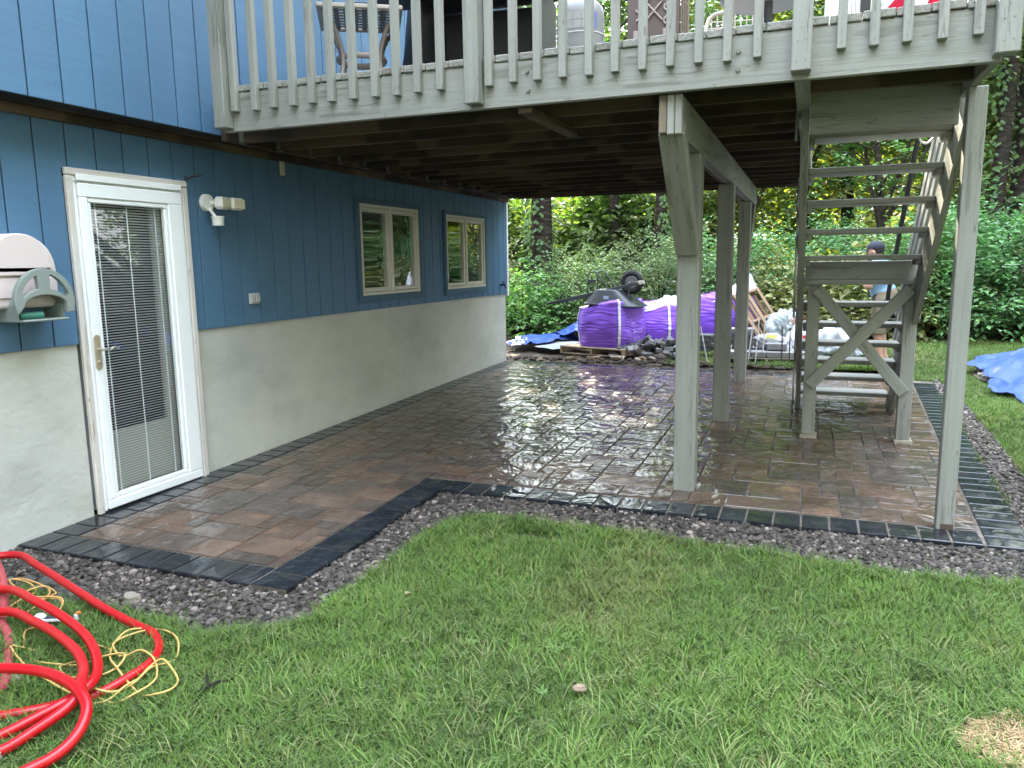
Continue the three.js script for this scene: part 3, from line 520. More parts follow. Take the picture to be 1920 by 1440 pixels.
function limb(pts, r0, r1, seg = 7) {
  const cv = new THREE.CatmullRomCurve3(pts), n = pts.length * 4;
  return sheet((s, t) => { const p = cv.getPointAt(Math.min(s, 0.999)), d = cv.getTangentAt(Math.min(s, 0.999)); const a = v(0, 1, 0).cross(d).lengthSq() < 0.01 ? v(1, 0, 0) : v(0, 1, 0).cross(d).normalize(), b = d.clone().cross(a).normalize(), w = t * Math.PI * 2; const r = lerp(r0, r1, s) * (1 + 0.12 * Math.sin(w * 3 + s * 7)) * (s < 0.08 ? 1 + (0.08 - s) * 5 : 1); return p.addScaledVector(a, Math.cos(w) * r).addScaledVector(b, Math.sin(w) * r).toArray(); }, n, seg * 2, [cv.getLength(), Math.max(0.6, r0 * 6)]);
}
// shrub prototypes: {crown, stem}
function shrubProto(seed, h, w, n, len, wid, kf, per, droop) {
  const F = new Foliage(seed), q = F.q, stems = [];
  for (let i = 0; i < n; i++) {
    const a = q() * 6.283, e = Math.acos(1 - q() * 0.98), rad = 0.62 + 0.4 * q() + 0.12 * Math.sin(a * 3 + seed), c = v(Math.sin(e) * Math.cos(a) * w * rad, 0.12 + Math.max(0.02, Math.cos(e)) * h * rad * 0.82, Math.sin(e) * Math.sin(a) * w * rad);
    F.cluster(c, 0.42, 5, per, len, wid, kf, droop);
    if (i % 7 === 0) stems.push(limb([v(0, -0.05, 0), v(c.x * 0.4, c.y * 0.6, c.z * 0.4), c], 0.018, 0.006, 3));
  }
  return { crown: F.build(), stem: mergeGeometries(stems), mat: M.leaf };
}
function treeProto(seed, H, base, w, n, len, wid, kf, r0, lean = 0, forks = 2, bark = M.bark, perT = 6, per = 8) {
  const F = new Foliage(seed), q = F.q, wood = [];
  const top = v(lean * H, H * 0.92, (q() - 0.5) * 0.6), mid = v(lean * H * 0.35 + (q() - 0.5) * 0.3, H * 0.45, (q() - 0.5) * 0.3);
  const spine = new THREE.CatmullRomCurve3([v(0, -0.1, 0), mid.clone().multiplyScalar(0.5).setY(H * 0.22), mid, top]);
  wood.push(limb([0, 0.2, 0.45, 0.7, 0.98].map((t) => spine.getPoint(t)), r0, r0 * 0.2, 8));
  const tips = [];
  for (let i = 0; i < n; i++) {
    const t = base + (1 - base) * Math.pow(q(), 0.8), p = spine.getPoint(clamp(t * 0.95, 0, 0.98)), a = q() * 6.283, sp = w * (0.35 + 0.65 * q()) * Math.sin(Math.PI * clamp((t - base) / (1 - base) * 0.8 + 0.2, 0, 1));
    tips.push([p, v(p.x + Math.cos(a) * sp, p.y + (q() - 0.35) * 1.3, p.z + Math.sin(a) * sp)]);
  }
  for (const [i, [p, c]] of tips.entries()) {
    if (i % 4 === 0) wood.push(limb([p.clone(), p.clone().lerp(c, 0.5).add(v(0, 0.18, 0)), c], r0 * 0.22, 0.008, 3));
    F.cluster(c, 0.75, perT, per, len, wid, kf, 0.6);
  }
  for (let i = 0; i < forks; i++) { const t = 0.28 + 0.15 * q(), p = spine.getPoint(t), a = q() * 6.283; wood.push(limb([p, p.clone().add(v(Math.cos(a) * 0.7, 1.3, Math.sin(a) * 0.7)), p.clone().add(v(Math.cos(a) * 1.3, 3.4, Math.sin(a) * 1.3))], r0 * 0.5, r0 * 0.12, 5)); }
  return { crown: F.build(), stem: mergeGeometries(wood), mat: M.leaf, bark };
}
const protoThings = {}, tints = {};
function plant(key, proto, name, stemName, label, category, pos, turn, s, group) {
  let o;
  if (protoThings[key]) { o = protoThings[key].clone(); o.name = numbered(name); scene.add(o); o.userData = {}; } else {
    o = new THREE.Group(); o.name = numbered(name); scene.add(o);
    mesh(name === 'shrub' ? 'foliage' : 'crown', proto.crown, proto.mat, o); mesh(stemName, proto.stem, proto.bark ?? M.bark, o); protoThings[key] = o;
  }
  { const t = (tints[name] ??= Array.from({ length: 6 }, (_, i) => { const m = proto.mat.clone(); const r = rngOf(300 + i + name.length); m.color = col(0.75 + 0.5 * r(), 0.8 + 0.35 * r(), 0.7 + 0.5 * r()); return m; })); o.children[0].material = t[Math.floor(R() * 6)]; }
  o.position.set(...pos); o.rotation.y = turn; o.scale.set(...(Array.isArray(s) ? s : [s, s, s]));
  return tag(o, label, category, group);
}
{
  const A = shrubProto(31, 1.5, 1.05, 130, 0.10, 0.055, green(0.11, 0.21, 0.06), 6, 0.5);
  const B = shrubProto(32, 1.7, 0.95, 150, 0.085, 0.036, green(0.125, 0.225, 0.07), 9, 0.35);
  const C = shrubProto(33, 1.2, 1.15, 130, 0.115, 0.09, green(0.17, 0.27, 0.05), 5, 0.8);
  const P = { A, B, C }, q = rngOf(77);
  const gz = (x, z) => G(z) - 0.05 + (z < -14 ? Math.min(1.5, (-z - 14) * 0.05) : 0);
  const S = [
    ['A', -2.6, -12.2, 1.0, 'bushy green shrub nearest the house corner behind the left blue tarp'],
    ['C', -1.2, -12.3, 0.95, 'low broad leaved shrub behind the left end of the crumpled blue tarp'],
    ['A', 0.3, -12.6, 0.95, 'dark green shrub directly behind the overturned wheelbarrow handles'],
    ['B', 1.4, -13.0, 1.1, 'feathery shrub rising behind the wheelbarrow wheel'],
    ['A', 2.5, -12.7, 1.05, 'leafy shrub behind the middle purple bag'],
    ['B', 3.3, -12.9, 1.2, 'light green feathery shrub between the beam posts behind the third purple bag'],
    ['C', 3.9, -12.5, 1.05, 'yellow green broad leaved shrub above the leaning brown pallet'],
    ['C', 4.7, -12.6, 1.15, 'bright yellow green shrub seen through the cross brace of the stairs'],
    ['A', 5.6, -13.0, 1.3, 'shrub behind the person under the stairs'],
    ['B', 6.4, -13.1, 1.35, 'tall feathery shrub just left of the slim corner post'],
    ['A', 7.3, -13.0, 1.35, 'dense green shrub just right of the slim corner post at the lawn edge'],
    ['B', 8.3, -12.9, 1.25, 'pale feathery shrub at the right edge of the picture behind the lawn'],
    ['A', 9.4, -12.2, 1.4, 'round shrub at the right end of the lawn edge'],
    ['C', -3.6, -13.2, 1.3, 'broad leaved shrub farthest left beyond the house corner'],
    ['B', -0.4, -14.0, 1.1, 'tall pale shrub in the second row below the thick left trunk'],
    ['A', 2.0, -14.6, 1.15, 'shrub in the second row in front of the ivy clad trunk'],
    ['B', 4.4, -14.8, 1.25, 'tall shrub in the second row seen between the open treads'],
    ['A', 6.4, -15.0, 1.3, 'tall shrub in the second row under the forked leaning tree'],
    ['B', 8.6, -15.2, 1.35, 'tall shrub in the second row below the pair of straight trunks'],
    ['A', -2.9, -14.6, 1.1, 'tall dark shrub in the second row by the thick left trunk'],
  ];
  for (const [k, x, z, s, lab] of S) plant('shrub' + k, P[k], 'shrub', 'stem', lab, 'shrub', [x, gz(x, z), z], q() * 6.28, [s * rr(0.95, 1.15, q), s * rr(0.95, 1.1, q), s]);
  // trees that can be told apart
  const t1 = treeProto(41, 13, 0.72, 2.4, 70, 0.17, 0.10, green(0.07, 0.135, 0.03), 0.30, 0.02, 2, M.bark);
  const t2 = treeProto(42, 12, 0.35, 2.4, 95, 0.16, 0.09, green(0.075, 0.14, 0.03), 0.17, 0.0, 1, M.bark);
  const t3 = treeProto(43, 8.5, 0.45, 2.3, 60, 0.15, 0.10, green(0.10, 0.18, 0.03), 0.11, -0.10, 3, M.bark);
  const t4 = treeProto(44, 13, 0.28, 2.1, 105, 0.16, 0.09, green(0.08, 0.15, 0.03), 0.20, 0.015, 1, M.barkGrey);
  const t5 = treeProto(45, 13, 0.58, 2.0, 62, 0.16, 0.09, green(0.09, 0.16, 0.03), 0.19, 0.012, 1, M.barkGrey), t6 = treeProto(46, 12, 0.55, 2.2, 60, 0.16, 0.09, green(0.08, 0.15, 0.03), 0.17, 0.0, 1, M.bark);
  const tr = [
    ['tA', t1, -2.1, -16, 1, 0.5, 'thick dark trunk just right of the house corner in the woods'],
    ['tF', t6, 0.75, -16.5, 1, 1.2, 'straight ivy clad trunk left of the nearest deck post'],
    ['tC', t3, 5.7, -17.5, 1, 0.3, 'slim forked dark tree leaning left between the upper stair treads'],
    ['tE', t5, 7.75, -18, 1, 0.2, 'straight trunk nearest the slim corner post at the right'],
    ['tE', t5, 8.45, -18.6, 1.15, 2.4, 'thicker straight trunk at the right edge of the picture'],
    ['tF', t6, 3.9, -19.5, 1.05, 3.6, 'straight trunk in the woods seen left of the stairs'],
    ['tC', t3, 2.6, -18, 1.1, 2.0, 'slim tree standing behind the two far beam posts'],
    ['tE', t5, 5.0, -20.5, 1.0, 4.0, 'tall straight tree whose trunk rises behind the topmost stair treads'],
    ['tA', t1, -5.2, -18.5, 0.95, 2.5, 'tree at the far left of the woods beyond the house corner'],
    ['tF', t6, -0.6, -17.6, 0.9, 4.4, 'thin tree between the thick left trunk and the ivy clad trunk'],
    ['tD', t4, -4.6, -11.6, 0.95, 1.1, 'leafy tree close behind the far end wall of the house'],
    ['tD', t4, -6.4, -13.6, 1.0, 3.1, 'tall tree a few steps behind the far end of the house'],
    ['tB', t2, -5.6, -15.6, 1.05, 2.1, 'tree in the woods behind the hidden end of the house'],
    ['tD', t4, -7.8, -17.0, 1.05, 5.1, 'tallest tree in the woods behind the hidden end of the house'],
    ['tB', t2, -8.6, -12.0, 1.0, 4.1, 'tree farthest left behind the back of the house'],
    ['tB', t2, 11.5, -15.5, 0.95, 0.8, 'tree at the right end of the woods beyond the lawn'],
    ['tA', t1, 13.5, -10.5, 0.9, 5.0, 'tree beside the lawn to the right mirrored in the house windows'],
  ];
  for (const [k, p, x, z, s, a, lab] of tr) plant(k, p, 'tree', 'trunk', lab, 'tree', [x, gz(x, z), z], a, s);
  // ivy climbing the trunks that show below the deck
  for (const [lab, r, h0, h1, n, sd] of [['thick dark trunk', 0.36, 1.2, 4.6, 520, 61], ['straight ivy clad trunk', 0.25, 0.6, 4.4, 620, 62], ['straight trunk nearest', 0.26, 1.5, 6.5, 420, 63], ['thicker straight trunk', 0.3, 1.5, 7, 420, 64]]) {
    const t = scene.children.find((o) => o.userData.label?.startsWith(lab)), I = new Foliage(sd), kf = green(0.085, 0.165, 0.045);
    for (let i = 0; i < n; i++) { const side = Math.floor(I.q() * 3) * 2.1 + (I.q() - 0.5) * 1.3, y = lerp(h0, h1, Math.pow(I.q(), 1.3)), rad = r * (0.9 + 0.35 * I.q()), d = v(Math.cos(side), 0, Math.sin(side)); I.leaf(d.clone().multiplyScalar(rad).setY(y), v(d.x * 0.5 + (I.q() - 0.5), -0.8, d.z * 0.5 + (I.q() - 0.5)).normalize(), v(-d.z, 0.2 * (I.q() - 0.5), d.x).normalize(), 0.11 + 0.05 * I.q(), 0.10, kf(I.q), 0.15); }
    if (t) mesh('ivy', I.build(), M.leaf, t);
  }
  // the wood behind, which reads as one mass
  const F = new Foliage(55); for (let i = 0; i < 9; i++) { const d = v(F.q() - 0.5, (F.q() - 0.4) * 0.7, F.q() - 0.5).normalize(); F.twig(d.clone().multiplyScalar(0.2), d, 0.75, 8, 0.19, 0.12, green(0.195, 0.27, 0.025, 0.35), 0.6); }
  const N = 5600, im = new THREE.InstancedMesh(F.build(), M.leafThin, N), m4 = new THREE.Matrix4(), e = new THREE.Euler(), cc = new THREE.Color(); let k = 0;
  while (k < N) {
    let x, z, lowOnly = false, far = false; const pick = q();
    if (pick < 0.08) { x = rr(-9, 1.5, q); z = rr(-18, -22, q); lowOnly = true; }
    else if (pick < 0.16) { x = rr(-17, 1, q); z = rr(-19.5, -23, q); }
    else if (pick < 0.36) { x = rr(1, 20, q); z = rr(-20, -22.5, q); }
    else if (pick < 0.54) { x = rr(-24, 44, q); z = rr(-42, -48, q); far = true; }
    else if (pick < 0.78) { x = rr(13.5, 18, q); z = rr(-19, 12, q); } else { x = rr(-6, 16, q); z = rr(10, 14, q); }
    const hmax = 11.5 + 3 * Math.sin(x * 0.55) + 1.5 * Math.sin(x * 1.7 + z), y = 0.4 + Math.pow(q(), 0.85) * (lowOnly ? 2.2 : hmax) + (z < -14 ? 0.7 : 0);
    if (far && x < 0 && y > 3) continue;
    if (!far && z < -19 && x < 0.9 && y > 3.1 && y < 7.2) continue;          // under the high canopy beyond the house corner the sky shows through
    const den = fbm((x + 50) / 100, (y + z * 0.3 + 50) / 100, 32, 40, 2, 5); if (!far && den < 0.44 + 0.02 * (y > 6)) continue;
    const s = rr(0.8, 1.7, q) * (far ? 2.1 : 1); m4.compose(v(x, y, z), new THREE.Quaternion().setFromEuler(e.set((q() - 0.5) * 0.8, q() * 6.28, (q() - 0.5) * 0.8)), v(s, s, s)); im.setMatrixAt(k, m4);
    const b = rr(0.7, 1.25, q); im.setColorAt(k, x < 1 && !far ? cc.setRGB(b * rr(0.5, 0.85, q), b * 0.88, b) : cc.setRGB(b * rr(0.9, 1.25, q), b, b * 0.9)); k++;
  }
  im.name = 'distant_wood'; im.castShadow = true; scene.add(im);
  stuff(tag(im, 'sunlit leafy wood that closes the view behind the shrubs', 'wood'));
  const fl = thing('fallen_log', 'dark fallen log lying in the undergrowth just right of the house corner', 'log', [-2.6, 0.95, -14.6], 0.25);
  mesh('log', limb([v(-1.6, 0.1, 0), v(-0.5, 0.0, 0), v(0.6, 0.05, 0), v(1.7, -0.15, 0)], 0.13, 0.1), M.bark, fl);
}

// ---------------------------------------------------------------- grass and gravel
{
  const q = rngOf(88), F = new Foliage(90);
  const blade = (pos, nor, a, h, w, bend, x, z) => {
    const dx = Math.cos(a), dz = Math.sin(a), sx = -dz * w / 2, sz = dx * w / 2;
    const P = [[x - sx, 0, z - sz], [x + sx, 0, z + sz], [x + dx * bend * 0.35 + sx * 0.8, h * 0.6, z + dz * bend * 0.35 + sz * 0.8], [x + dx * bend * 0.35 - sx * 0.8, h * 0.6, z + dz * bend * 0.35 - sz * 0.8], [x + dx * bend, h, z + dz * bend]];
    for (const t of [[0, 1, 2], [0, 2, 3], [3, 2, 4]]) { const [A, B, C] = t.map((i) => v(...P[i])); const n = B.clone().sub(A).cross(C.clone().sub(A)).normalize(); if (n.y < 0) n.negate(); for (const p of [A, B, C]) { pos.push(p.x, p.y, p.z); nor.push(n.x, n.y, n.z); } }
  };
  const pos = [], nor = [];
  for (let i = 0; i < 11; i++) blade(pos, nor, q() * 6.28, rr(0.018, 0.05, q), rr(0.0028, 0.0048, q), rr(0.01, 0.05, q), rr(-0.02, 0.02, q), rr(-0.02, 0.02, q));
  const mat = new THREE.MeshPhysicalMaterial({ color: 0xffffff, roughness: 0.85, transmission: 0.3, thickness: 0, side: THREE.DoubleSide });
  const spots = [];
  const scatter = (x0, x1, z0, z1, per, s0, s1) => {
    const n = Math.round((x1 - x0) * (z1 - z0) * per);
    for (let i = 0; i < n; i++) {
      const x = rr(x0, x1, q), z = rr(z0, z1, q); if (!isLawn(x, z)) continue;
      const b = bare(x, z); if (q() < b * 2.2) continue;
      const dx = x - 4.12, dz = z - 1.97; if (dz > -0.6 && Math.hypot(dx, dz) < 1.2) continue;
      const thin = fbm((x + 20) / 40, (z + 20) / 40, 60, 60, 3, 7); if (thin < 0.27 && q() < 0.45) continue;
      spots.push([x, z, rr(s0, s1, q) * (0.5 + 1.0 * fbm((x + 20) / 40, (z + 20) / 40, 110, 110, 2, 17)), thin]);
    }
  };
  scatter(-0.2, 6.2, -2.3, 0.9, 4200, 0.75, 1.25);
  scatter(5.3, 8, -9, -2.3, 1500, 0.9, 1.4); scatter(8, 13, -14, -2.3, 420, 1.3, 1.9); scatter(2, 8, -12.6, -8.5, 900, 1.1, 1.6); scatter(6.2, 11, -2.3, 2.5, 500, 1, 1.5);
  const im = new THREE.InstancedMesh(geo(pos, nor, null), mat, spots.length), m4 = new THREE.Matrix4(), e = new THREE.Euler(), cc = new THREE.Color();
  spots.forEach(([x, z, s, t], i) => {
    m4.compose(v(x, G(z) - 0.018 + 0.012 * Math.sin(x * 1.3 + z) * Math.cos(z * 1.1), z), new THREE.Quaternion().setFromEuler(e.set((q() - 0.5) * 0.5, q() * 6.28, (q() - 0.5) * 0.5)), v(s, s * rr(0.8, 1.25, q), s)); im.setMatrixAt(i, m4);
    const dry = sstep(0.42, 0.26, t) * 0.35 + (q() < 0.06 ? 0.8 : 0), b = rr(0.7, 1.3, q) * (0.7 + 0.6 * fbm((x + 20) / 40, (z + 20) / 40, 90, 90, 3, 27));
    im.setColorAt(i, cc.setRGB(b * lerp(0.088, 0.20, clamp(dry, 0, 1)), b * lerp(0.168, 0.19, clamp(dry, 0, 1)), b * lerp(0.012, 0.045, clamp(dry, 0, 1))));
  });
  im.name = 'grass'; scene.add(im); stuff(tag(im, 'short green lawn grass with a few thin yellowish patches', 'grass'));

  // longer arching blades and low broad leaved weeds among the turf
  {
    const lp = [], ln = []; for (let i = 0; i < 3; i++) blade(lp, ln, q() * 6.28, rr(0.045, 0.075, q), 0.004, rr(0.05, 0.1, q), rr(-0.015, 0.015, q), rr(-0.015, 0.015, q));
    const W = new Foliage(97); for (let i = 0; i < 7; i++) { const a = i / 7 * 6.28 + W.q() * 0.5, d = v(Math.cos(a), 0.35, Math.sin(a)).normalize(); W.leaf(v(0, 0.006, 0), d, v(-Math.sin(a), 0, Math.cos(a)), 0.035 + 0.015 * W.q(), 0.016, [0.085, 0.17, 0.03], 0.2); }
    for (const [nm, gg, mm, n, lab] of [['long_grass', geo(lp, ln, null), mat, 9000, 'longer pale grass blades standing out of the lawn'], ['lawn_weeds', W.build(), new THREE.MeshPhysicalMaterial({ color: 0xffffff, vertexColors: true, roughness: 0.9, transmission: 0.25, thickness: 0, side: THREE.DoubleSide }), 350, 'low broad leaved weeds growing in the lawn']]) {
      const L = []; while (L.length < n) { const far = q() < 0.25, x = far ? rr(5.4, 9, q) : rr(0.2, 6, q), z = far ? rr(-10, -2.2, q) : rr(-2.3, 0.8, q); if (!isLawn(x, z) || bare(x, z) > 0.1) continue; if (nm === 'lawn_weeds' && fbm((x + 20) / 40, (z + 20) / 40, 80, 80, 3, 37) < 0.5) continue; L.push([x, z]); }
      const w = new THREE.InstancedMesh(gg, mm, n), M4 = new THREE.Matrix4(), E = new THREE.Euler(), C = new THREE.Color();
      L.forEach(([x, z], i) => { const s = rr(0.7, 1.25, q); M4.compose(v(x, G(z) - 0.012, z), new THREE.Quaternion().setFromEuler(E.set((q() - 0.5) * 0.3, q() * 6.28, (q() - 0.5) * 0.3)), v(s, s, s)); w.setMatrixAt(i, M4); const b = rr(0.8, 1.3, q), p = q() < 0.3; w.setColorAt(i, nm === 'long_grass' ? C.setRGB(b * (p ? 0.22 : 0.12), b * (p ? 0.23 : 0.21), b * (p ? 0.08 : 0.03)) : C.setRGB(b, b, b)); });
      w.name = nm; scene.add(w); stuff(tag(w, lab, 'grass'));
    }
  }
  // pebbles
  const ico = new THREE.IcosahedronGeometry(1, 1), ip = ico.attributes.position;
  for (let i = 0; i < ip.count; i++) { const p = v(ip.getX(i), ip.getY(i), ip.getZ(i)), k = 1 + 0.16 * Math.sin(p.x * 3.1 + p.y * 2) + 0.12 * Math.cos(p.z * 4 + p.x); ip.setXYZ(i, p.x * k, p.y * k, p.z * k); }
  const peb = mergeVerticesGeo(ico); const pts = [];
  const fill = (x0, x1, z0, z1, per) => { const n = (x1 - x0) * (z1 - z0) * per; for (let i = 0; i < n; i++) { const x = rr(x0, x1, q), z = rr(z0, z1, q); const wob = 0.03 * Math.sin(x * 9) * Math.cos(z * 8); if (inPoly(gravelPoly, x + wob, z + wob)) pts.push([x, z]); } };
  fill(-0.3, 2.2, -2.6, -0.4, 6400); fill(2.2, 5.6, -2.6, -1.9, 5600); fill(5.2, 5.65, -8.6, -2.6, 3600);
  for (let i = 0; i < 260; i++) { const a = gravelOut[Math.floor(q() * (gravelOut.length - 1))], w = rr(-0.12, 0.12, q); pts.push([a[0] + w + rr(-0.2, 0.2, q), a[1] + w]); }
  const pm = new THREE.InstancedMesh(peb, std([1, 1, 1], 0.5, { bumpMap: T.grit, bumpScale: 0.002 }), pts.length);
  pts.forEach(([x, z], i) => {
    const s = rr(0.0065, 0.014, q) * (q() < 0.06 ? 1.5 : 1); m4.compose(v(x, G(z) - 0.024 + rr(0, 0.02, q), z), new THREE.Quaternion().setFromEuler(e.set(rr(-0.5, 0.5, q), q() * 6.28, rr(-0.5, 0.5, q))), v(s * rr(0.9, 1.4, q), s * rr(0.5, 0.8, q), s)); pm.setMatrixAt(i, m4);
    const l = q() < 0.09 ? rr(0.17, 0.34, q) : q() < 0.35 ? rr(0.075, 0.14, q) : rr(0.025, 0.07, q), w = rr(0.72, 1.0, q); pm.setColorAt(i, cc.setRGB(l * 1.14, l * (0.84 + 0.1 * w), l * (0.55 + 0.28 * w)));
  });
  pm.name = 'gravel'; scene.add(pm); stuff(tag(pm, 'strip of dark wet river pebbles round the patio border', 'gravel'));
  const strip = []; const tri = THREE.ShapeUtils.triangulateShape(gravelPoly.map((p) => new THREE.Vector2(p[0], p[1])), []), gp = [], gu = [];
  for (const t of tri) for (const i of [t[0], t[2], t[1]]) { const [x, z] = gravelPoly[i]; gp.push(x, G(z) - 0.020, z); gu.push(x, z); }
  structure(tag(mesh('gravel_bed', geo(gp, null, gu), std([0.06, 0.05, 0.045], 0.95, { map: T.soil })), 'dark soil bed under the pebbles', 'ground'));
}
function mergeVerticesGeo(g) { const n = g.toNonIndexed ? (g.index ? g.toNonIndexed() : g) : g; const p = n.attributes.position, nor = []; for (let i = 0; i < p.count; i++) { const a = v(p.getX(i), p.getY(i), p.getZ(i)).normalize(); nor.push(a.x, a.y, a.z); } n.setAttribute('normal', new THREE.Float32BufferAttribute(nor, 3)); return n; }

// ---------------------------------------------------------------- hoses, cords and small things on the lawn
{
  const q = rngOf(12);
  const stripe = tex(256, (x, y) => { const on = y > 0.46 && y < 0.54 && (x * 2) % 1 < 0.55; return on ? [1, 0.93, 0.93] : [0.68, 0.04, 0.09]; }, 1, true); stripe.repeat.set(90, 1);
  const hose = [[0.21, 0.1, -0.47], [0.38, 0.1, -0.605], [0.59, 0.09, -0.557], [0.92, 0.07, -0.464], [1.27, 0.05, -0.363], [1.5, 0.04, -0.309], [1.61, 0.035, -0.288], [1.70, 0.03, -0.234], [1.767, 0.03, -0.158], [1.795, 0.028, -0.08], [1.797, 0.028, 0.01], [1.788, 0.025, 0.095], [1.762, 0.025, 0.163], [1.727, 0.025, 0.204], [1.577, 0.025, 0.344],
    [1.2, 0.03, 0.5], [0.75, 0.06, 0.35], [0.6, 0.1, 0.0], [0.765, 0.12, -0.246], [1.058, 0.13, -0.197], [1.345, 0.11, -0.131], [1.529, 0.1, -0.059], [1.675, 0.09, 0.031], [1.763, 0.085, 0.112], [1.792, 0.08, 0.177], [1.788, 0.072, 0.239], [1.743, 0.05, 0.338], [1.68, 0.028, 0.45],
    [1.4, 0.03, 0.75], [0.95, 0.05, 0.6], [0.75, 0.07, 0.2], [0.923, 0.09, -0.13], [1.185, 0.1, -0.096], [1.416, 0.1, -0.033], [1.589, 0.1, 0.038], [1.704, 0.1, 0.112], [1.791, 0.115, 0.195], [1.846, 0.11, 0.246], [1.851, 0.09, 0.294], [1.815, 0.055, 0.391], [1.77, 0.028, 0.49],
    [1.5, 0.03, 0.85], [1.1, 0.06, 0.75], [1.15, 0.11, 0.35], [1.449, 0.125, 0.241], [1.596, 0.13, 0.215], [1.745, 0.135, 0.229], [1.87, 0.13, 0.263], [1.931, 0.11, 0.29], [1.966, 0.09, 0.328], [1.99, 0.065, 0.39], [1.992, 0.05, 0.467], [1.96, 0.04, 0.532], [1.92, 0.03, 0.621], [1.8, 0.03, 0.8]];
  const hg = tube(hose, 0.0185, 420, 14);
  const h = thing('red_hose', 'thick red hose lying in loose loops on the grass at the lower left', 'hose');
  mesh('hose', hg, std([1, 1, 1], 0.32, { map: stripe }), h);
  const old = thing('red_hose', 'faded rough red hose at the left edge under the loops of the shiny one', 'hose');
  mesh('hose', tube([[0.42, 0.13, -0.47], [0.69, 0.12, -0.313], [0.816, 0.05, -0.221], [0.912, 0.04, -0.139], [1.037, 0.03, -0.076], [1.214, 0.03, 0.048], [1.342, 0.03, 0.151], [1.413, 0.03, 0.223], [1.415, 0.03, 0.29], [1.3, 0.03, 0.4]], 0.019, 80, 12), std([0.42, 0.07, 0.075], 0.85, { bumpMap: T.grit, bumpScale: 0.004 }), old);
  const cord = (pts, y) => tube(pts.map(([x, z], i) => [x / 100, y + 0.012 * Math.sin(i * 1.9) + 0.012 * Math.sin(i * 0.73), z / 100]), 0.0042, pts.length * 7, 7);
  const c1 = [[158, -32], [153, -24], [155, -15], [162, -7], [172, -1], [182, 3], [192, 6], [199, 6], [202, 3], [199, -4], [192, -8], [185, -10], [182, -7], [184, 0], [185, 7], [184, 13], [181, 16], [171, 17.5], [156, 14.6], [139, 9.6], [122, 3.5], [118, 1], [130, -3.5], [139, -8], [148, -12.7], [157, -13], [165, -11], [171, -13], [180, -11], [187, -6], [193, 2], [192, 9], [187, 13], [177, 13], [167, 7.6], [169, 4], [171, -2], [169, -8], [160, -7], [153, -1], [146, 3], [138, 4], [128, 2], [118, -4], [112, -10], [112, -15], [125, -12], [135, -9], [138, -12], [148, -8], [149.5, 1.6], [149, 4.4], [156, 7.5], [165, 9.6], [177, 14], [183.5, 10.5], [185, 3.8], [183.6, -6.4], [183.6, -13.4], [184, -18], [180, -24], [171, -29.5], [160, -31.7], [157, -24], [156, -14], [163, -10.7]];
  const c2 = [[47, -44], [58, -47], [70, -48], [81, -44.5], [89, -37], [89, -31], [88, -23], [82, -23], [77, -33], [73, -43.6], [63, -46.6], [55, -44], [65, -41], [85, -38], [94, -39], [100.5, -35], [100, -31], [92, -30], [89, -39], [86, -44], [76, -45], [74, -37.6], [69, -34], [80, -30], [85, -22], [96, -24], [102.6, -32], [99, -37], [80, -34], [66, -38]];
  const yel = std([0.50, 0.33, 0.10], 0.55), tan = std([0.55, 0.30, 0.10], 0.5);
  const e1 = thing('extension_cord', 'thin yellow cord tangled in wide loops on the grass beside the red hose', 'cord'); mesh('cord', cord(c1, 0.035), yel, e1);
  const e2 = thing('extension_cord', 'small bundle of orange tan cord on the stones at the left edge', 'cord'); mesh('cord', cord(c2, 0.035), tan, e2);
  const tl = thing('hand_tool', 'small white and dark tool lying in the grass between the hose loops', 'tool', [1.09, 0.03, -0.235], 0.45);
  mesh('handle', [box(0.11, 0.028, 0.035, 0.02, 0, 0, 0.009), box(0.05, 0.03, 0.03, -0.07, 0.005, 0.02, 0.01)], std([0.03, 0.035, 0.06], 0.4), tl);
  mesh('guard', [box(0.05, 0.04, 0.05, -0.05, 0.01, 0, 0.012), box(0.1, 0.012, 0.018, 0.02, 0.012, 0.03, 0.004), box(0.016, 0.03, 0.022, 0.105, 0.01, 0.0, 0.004)], std([0.7, 0.7, 0.72], 0.4), tl);
  mesh('tip', box(0.022, 0.012, 0.012, 0.115, 0.028, 0.0, 0.003), std([0.6, 0.16, 0.03], 0.4), tl);
  const rock = (s, seed) => { const g = new THREE.IcosahedronGeometry(1, 2), p = g.attributes.position, r = rngOf(seed), a = r() * 6, b = r() * 6; for (let i = 0; i < p.count; i++) { const w = v(p.getX(i), p.getY(i), p.getZ(i)); const k = 1 + 0.2 * Math.sin(w.x * 2.7 + a) * Math.cos(w.z * 2.2 + b) + 0.1 * Math.sin(w.y * 5 + a); p.setXYZ(i, w.x * k * s[0], clamp(w.y * k, -0.7, 0.72) * s[1], w.z * k * s[2]); } const n = flat(g); n.computeVertexNormals(); return n; };
  const stoneMat = std([0.2, 0.2, 0.19], 0.8, { map: T.stuccoTint, bumpMap: T.grit, bumpScale: 0.004 }), pale = std([0.42, 0.36, 0.29], 0.8, { map: T.stuccoTint, bumpMap: T.grit, bumpScale: 0.004 });
  [[0.505, -0.565, 0.04], [0.42, -0.52, 0.03], [0.63, -0.56, 0.05], [0.84, -0.48, 0.06], [0.95, -0.445, 0.045], [0.70, -0.585, 0.04], [0.78, -0.52, 0.05], [0.9, -0.40, 0.05], [0.66, -0.5, 0.045]].forEach(([x, z, s], i) => tag(mesh('stone', rock([s, s * 0.6, s * 0.75], 60 + i).rotateY(i * 1.3).translate(x, 0.0, z), stoneMat), 'flat grey stone in the bare patch beside the orange cord bundle', 'stone', 'grey stones beside the pebble strip'));
